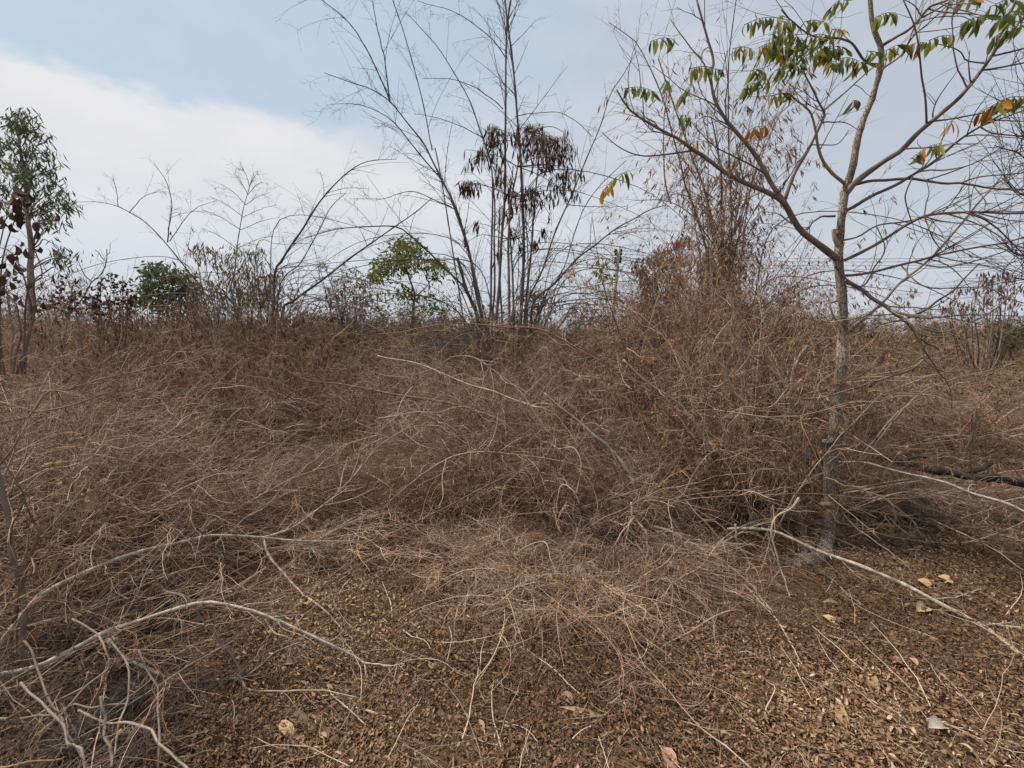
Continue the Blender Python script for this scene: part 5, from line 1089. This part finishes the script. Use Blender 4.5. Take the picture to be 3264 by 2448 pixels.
# ------------------------------------------------------------------ dark leaved shrub at the left edge, near
hr, ho = tree_root('dark_leaved_shrub', 'R1', 40, 1900, 3.2, 'shrub with large dark withered leaves at the left edge against the sky', 'shrub')
HS = [[(60,1800),(50,1500),(-10,1330)],[(20,1800),(0,1300),(60,1060),(100,970)],[(80,1800),(150,1450),(60,1240),(-20,1190)],[(100,1800),(140,1400),(240,1290),(280,1270)],[(120,1800),(160,1500),(150,1360),(200,1310),(160,1180)],[(60,1800),(90,1500),(20,1390),(-20,1300)],[(0,1800),(-20,1400),(20,1130),(30,1070)]]
hc = []
for k, q in enumerate(HS):
    c, rr, _ = limb_part(hr, ho, 'stem', 'limb', path('R1', q, 3.2, 3.2 + rng.normal(0, .15)), .008, .003, 24, 6, .005, 5, .2); hc.append(c)
HL = [(80,920,1.3),(110,960,1.3),(90,1000,1.4),(60,960,1),(130,950,1),(100,1040,1.2),(140,990,1),(60,1040,1),(270,1040,.8),(180,1090,1),(190,1130,.8),(130,1090,.9),(60,1090,.8),(15,1060,1),(10,1080,.8),(100,1170,.5),(70,1200,1),(120,1215,1),(160,1200,.9),(60,1250,1.3),(75,1280,1),(90,1240,.6),(30,1310,1),(20,1350,1.2),(50,1370,.8),(10,1400,1),(90,1345,.8),(30,1280,.8),(0,1260,.8),(60,1310,.9),(100,1450,.7),(180,1480,.8),(220,1470,.9),(280,1280,.5),(260,1350,.5),(190,1390,.6),(140,1370,.6),(60,1430,.8),(0,1450,.9),(110,1010,1.2),(75,935,1.1)]
for u, v, k in HL:
    a = P('R1', u + rng.normal(0, 4), v - 22 * k, 3.2 + rng.normal(0, .12)); b = MB()
    cc = np.concatenate(hc); j = cc[int(np.linalg.norm(cc - a, axis=1).argmin())]; b.limb(np.array([j, (j + a) / 2 + [0, 0, .01], a]), .0018, .0012, 6, 4)
    b.leaves(a[None], (np.array([0, 0, -1.0]) + rng.normal(0, .35, 3))[None], randdir(1), .062 * k + .012, .034 * k + .006, .35 + .25 * rng.normal(), .7, 1, seg=4); b.build('leaf', [M['limb'], M['darkleaf']], hr, ho)
# smaller dark leaved shrubs along the left skyline
for (u, v, D, blobs, lab) in ((330, 1640, 5.6, [(260,1420,50,50,.5),(310,1380,50,50,.5),(350,1440,60,40,.6),(300,1470,70,40,.7),(230,1470,50,40,.5)], 'twiggy shrub with small dark leaves beside the eucalyptus foot'),
                              (520, 1640, 6.0, [(440,1420,50,50,.6),(500,1350,50,40,.4),(560,1350,40,40,.5),(520,1440,70,40,.8),(590,1420,50,50,.7),(460,1470,70,40,.8),(570,1480,60,40,.8),(640,1450,50,50,.7)], 'twiggy shrub with small dark leaves left of the round green bush')):
    bush('dark_leaved_shrub', 'R1', u, v, D, blobs, lab, 'darkleaf', .06, .034, 70, .3, 'shrub', 'small dark leaved shrubs on the left skyline')
branch('skyline_sapling', 'thin bare sapling with a raised fork on the left skyline', 'sapling', None, ('R1', [(360,1480),(400,1430),(440,1360),(480,1320),(500,1285),(510,1250),(512,1200)], 5.4, 5.4), (.008,.004), 'limb', [([(440,1358),(400,1310),(370,1260),(365,1220)], (.005,.003)), ([(510,1260),(480,1220),(455,1200)], (.004,.003)), ([(512,1230),(530,1200),(535,1170)], (.003,.002))], 8, tl=.2)

# ------------------------------------------------------------------ pale trunk at the left edge
wr, wo = tree_root('pale_trunk_tree', 'R7', 95, 700, 1.95, 'blurred pale grey trunk standing at the left edge in front', 'tree', 'trees')
limb_part(wr, wo, 'trunk', 'greybr', path('R7', [(110,720),(100,600),(105,480),(80,330),(50,170),(20,0),(-10,-150),(-60,-320)], 1.95, 1.9), .012, .010, 30, 9, .003, 14, .3)
limb_part(wr, wo, 'limb', 'brownleaf', path('R7', [(60,520),(85,380),(130,250),(160,130),(140,100)], 1.95, 1.9), .010, .006, 18, 7, .003, 6, .25)
for lab, q in (('pale yellow dead leaf cluster caught on twigs at the left edge, upper', ('R4', 330, 1060)), ('pale yellow dead leaf cluster caught on twigs at the left edge, middle', ('R4', 380, 1160)), ('large pale yellow dead leaf hanging left of the long pale branch', ('R4', 590, 1215)), ('orange brown dead leaf hanging below the pale yellow clusters', ('R4', 510, 1260)), ('crumpled yellow leaf at the foot of the pale trunk', ('R7', 245, 270)), ('dull tan leaf stuck beside the pale trunk', ('R7', 315, 350)), ('small tan leaf on a twig right of the pale trunk', ('R4', 730, 1280))):
    tg, u, v = q; b = MB(); n = 3 if 'cluster' in lab else 1; D = 2.25 if tg == 'R4' else 1.9
    a = np.array([P(tg, u + rng.normal(0, 18) * (n > 1), v - 15, D) for _ in range(n)]); b.leaves(a, np.array([0, -.2, -1.0]) + rng.normal(0, .5, (n, 3)), randdir(n), .045, .028, .3, .4, seg=4, tint=.3)
    # the stalk it hangs from
    b.limb(np.array([a[0], a[0] + [.03, .02, .05], a[0] + [.12, .05, .06]]), .0014, .0018, 7, 4)
    tag(b.build('hanging_leaf', M['tanleaf'], None, a[0]), lab, 'leaf', 'dead leaves caught in the left scrub')

# ------------------------------------------------------------------ utility pole and wires
DU = 30
ur, uo = tree_root('utility_pole', 'Z2', 672, 1080, DU, 'pale concrete utility pole with black insulators leaning behind the scrub', 'utility pole')
top, bot = P('Z2', 757, 232, DU), P('Z2', 690, 900, DU); dv = (bot - top) / (bot[2] - top[2]); foot = top + dv * (0 - top[2]); foot[2] -= .3
b = MB(); b.limb(np.array([foot, (foot + top) / 2, top]), .15, .10, 12, 10); b.build('shaft', M['concrete'], ur, uo)
ups = []
for k, v in enumerate((272, 302, 342, 374)):
    for sgn in (-1, 1):
        if sgn > 0 and k == 3: v = 370
        q = P('Z2', 756 - (v - 232) * .1 + sgn * 24, v, DU); c0 = P('Z2', 756 - (v - 232) * .1, v, DU)
        b = MB(); b.limb(np.array([c0, (c0 + q) / 2, q]), .02, .02, 5, 6); b.build('bracket', M['wire'], ur, uo)
        prof = np.array([.03, .06, .085, .06, .085, .06, .03]); z = np.linspace(-.10, .10, 7)
        b = MB(); b.tubes(np.stack([np.full(7, q[0]), np.full(7, q[1]), q[2] + z], 1)[None], prof[None], 10); b.build('insulator', M['black'], ur, uo)
        if sgn > 0: ups.append(q)
for k, (q, v) in enumerate(zip(ups, (498, 520, 545, 572))):
    e = P('Z4', 2300, v, 24); t = np.linspace(0, 1, 40)[:, None]; w = q * (1 - t) + e * t; w[:, 2] -= 4 * .35 * (t * (1 - t))[:, 0]
    b = MB(); b.tubes(w[None], np.full((1, 40), .010), 5); tag(b.build('power_wire', M['wire'], None, q), ('topmost', 'second', 'third', 'lowest')[k] + ' of the four wires running right from the utility pole', 'wire', 'wires of the utility pole')

# speckled sapling with green leaves beside the pole
kr, ko = tree_root('speckled_sapling', 'Z2', 618, 1480, 5.6, 'slender speckled pale sapling with a few dark green leaves below the utility pole', 'sapling')
limb_part(kr, ko, 'stem', 'speck', path('Z2', [(615,1560),(622,1400),(635,1200),(650,1080),(664,950),(650,800),(625,640),(610,450),(615,360)], 5.6), .012, .004, 40, 7, .003, 8, .25)
b = MB(); crown(b, [(600,390,40,50,.9),(590,480,30,40,.5),(575,630,20,20,.3),(640,350,30,20,.3),(690,540,12,12,.12),(640,520,30,30,.3),(745,680,20,25,.2),(600,560,30,30,.3)], 'Z2', 5.6, 36, .075, .026, .5, 1, .08); b.build('leaves', [M['limb'], M['green']], kr, ko)

# bare tree reaching in at the right edge
xr, xo = tree_root('bare_tree', 'R3', 2150, 1700, 6.5, 'leafless twiggy tree reaching in over the right edge', 'tree', 'trees')
limb_part(xr, xo, 'trunk', 'limb', path('R3', [(2180,1750),(2190,1400),(2210,1000),(2230,600)], 6.5), .06, .03, 24, 9, .006, 0)
for q in ([(2200,1150),(2120,1010),(2057,960),(1990,890),(1950,850)],[(2210,1000),(2120,820),(2040,760),(1980,730),(1930,690)],[(2200,1300),(2110,1240),(2040,1220),(1980,1150)],[(2220,800),(2150,700),(2060,640)],[(2220,700),(2150,500),(2090,400)],[(2200,1350),(2100,1330),(2000,1340)]):
    limb_part(xr, xo, 'limb', 'dark', path('R3', q, 6.5, 6.0), .020, .005, 24, 6, .01, 22, .7)

# ------------------------------------------------------------------ single shrubs that can be told apart
SH = [('thick', 'D', 1635, 1150, 3.95, .80, .62, 'tall twiggy bush rising past the fork just left of the grey barked tree'),
 ('thick', 'D', 1540, 1120, 4.0, .74, .62, 'tan twiggy bush left of the tall one beside the thin dark trunk'),
 ('tall', 'D', 1725, 1150, 4.0, .66, .42, 'thin upright shrub crowding the foot of the grey barked trunk'),
 ('tall', 'D', 1875, 1120, 4.2, .55, .42, 'small twiggy shrub just right of the grey barked trunk'),
 ('mound', 'D', 1290, 1160, 3.8, 1.1, 1.05, 'rounded grey brown mound of bare arching twigs in the middle'),
 ('mound', 'D', 1120, 1100, 4.0, .95, .95, 'low shrub of bare twigs at the left side of the middle mound'),
 ('arch', 'D', 1420, 1100, 3.9, .85, .85, 'arching bare shrub between the mound and the thin dark trunk'),
 ('mound', 'D', 900, 1010, 4.6, .9, 1.1, 'low spreading bare shrub under the fallen bamboo pole'),
 ('lean', 'D', 230, 1080, 3.5, .72, .9, 'big bare shrub leaning right in front of the dark hollow'),
 ('lean', 'D', 90, 1080, 3.0, .85, .9, 'bare shrub leaning in from the left edge under the dark leaves'),
 ('arch', 'D', 640, 870, 5.8, 1.05, 1.1, 'bare shrub bowing over the dark hollow from behind'),
 ('mound', 'D', 660, 1080, 4.2, .45, .85, 'low bare shrub right in front of the dark hollow'),
 ('tall', 'D', 1560, 900, 4.6, 1.10, .95, 'tall tan thicket shrub close behind the thin dark trunk'),
 ('tall', 'D', 1660, 930, 4.3, .95, .9, 'tall tan thicket shrub between the two trunks'),
 ('tall', 'D', 1460, 900, 5.0, 1.0, .95, 'tan thicket shrub at the left end of the right thicket'),
 ('tall', 'D', 1740, 880, 5.0, 1.05, .9, 'tan thicket shrub behind the grey barked trunk'),
 ('mound', 'D', 1920, 1120, 4.1, .55, .95, 'low bare shrub under the dark log right of the trunk'),
 ('arch', 'D', 2120, 960, 5.2, .75, 1.0, 'grey bare shrub standing at the right edge above the log'),
 ('mound', 'D', 1960, 870, 6.6, .8, 1.1, 'dim bare shrub at the right in front of the green bush'),
 ('arch', 'D', 1180, 860, 5.2, .95, 1.0, 'bare shrub between the mound and the middle bamboo foot'),
 ('rusty', 'D', 1500, 760, 6.6, 1.1, 1.0, 'reddish leaved dry shrub in the middle of the right thicket'),
 ('rusty', 'D', 1620, 760, 6.2, 1.2, 1.0, 'reddish leaved dry shrub behind the thin dark trunk'),
]
for k, tg, u, v, D, s, w, lab in SH:
    shrub_thing(k, tg, u, v, D, s, w, lab, turn=0.0 if k == 'lean' else None)
for u, v, D, s, w, lab in ((535, 930, 4.2, .85, 1.0, 'blackish dead brush deep in the hollow of the left scrub'), (465, 870, 4.3, 1.0, .9, 'blackish dead brush at the back of the hollow of the left scrub'),  # added brush whose dark colour paints the shade of the hollow
                           (1260, 1190, 3.35, .34, .75, 'dark matted brush low under the front of the middle mound'), (1380, 1170, 3.4, .32, .7, 'dark matted brush under the right foot of the middle mound'), (1960, 1130, 3.9, .40, .9, 'dark matted brush low behind the trunk under the log'),  # near-black brush painting the shade under the mound and behind the trunk
                           (1640, 1090, 3.7, .36, .8, 'dark matted brush low at the left of the thin trunk'), (300, 1330, 2.6, .26, .7, 'dark matted brush under the long pale branch at the lower left'), (90, 1420, 2.3, .26, .7, 'dark matted brush against the left edge under the long pale branch'), (140, 1600, 1.75, .16, .6, 'dark matted brush in the lower left corner'), (330, 1480, 2.0, .15, .6, 'dark matted brush under the arched pale branch'), (1900, 1050, 4.7, .5, .9, 'dark brush behind the log right of the trunk'), (1560, 1000, 4.3, .45, .8, 'dark brush low inside the right thicket')):  # more brush coloured dark in place of shaded gaps low in the scrub
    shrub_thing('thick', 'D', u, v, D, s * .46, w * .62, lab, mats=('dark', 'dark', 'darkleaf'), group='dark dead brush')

# ------------------------------------------------------------------ render settings
sc.view_settings.view_transform = 'Standard'; sc.view_settings.look = 'None'; sc.view_settings.gamma = 1
sc.view_settings.exposure = .14
sc.render.engine = 'CYCLES'
sc.cycles.use_denoising = True
sc.cycles.max_bounces = 6; sc.cycles.diffuse_bounces = 3; sc.cycles.transparent_max_bounces = 4
sc.cycles.sample_clamp_direct = 6; sc.cycles.sample_clamp_indirect = 2
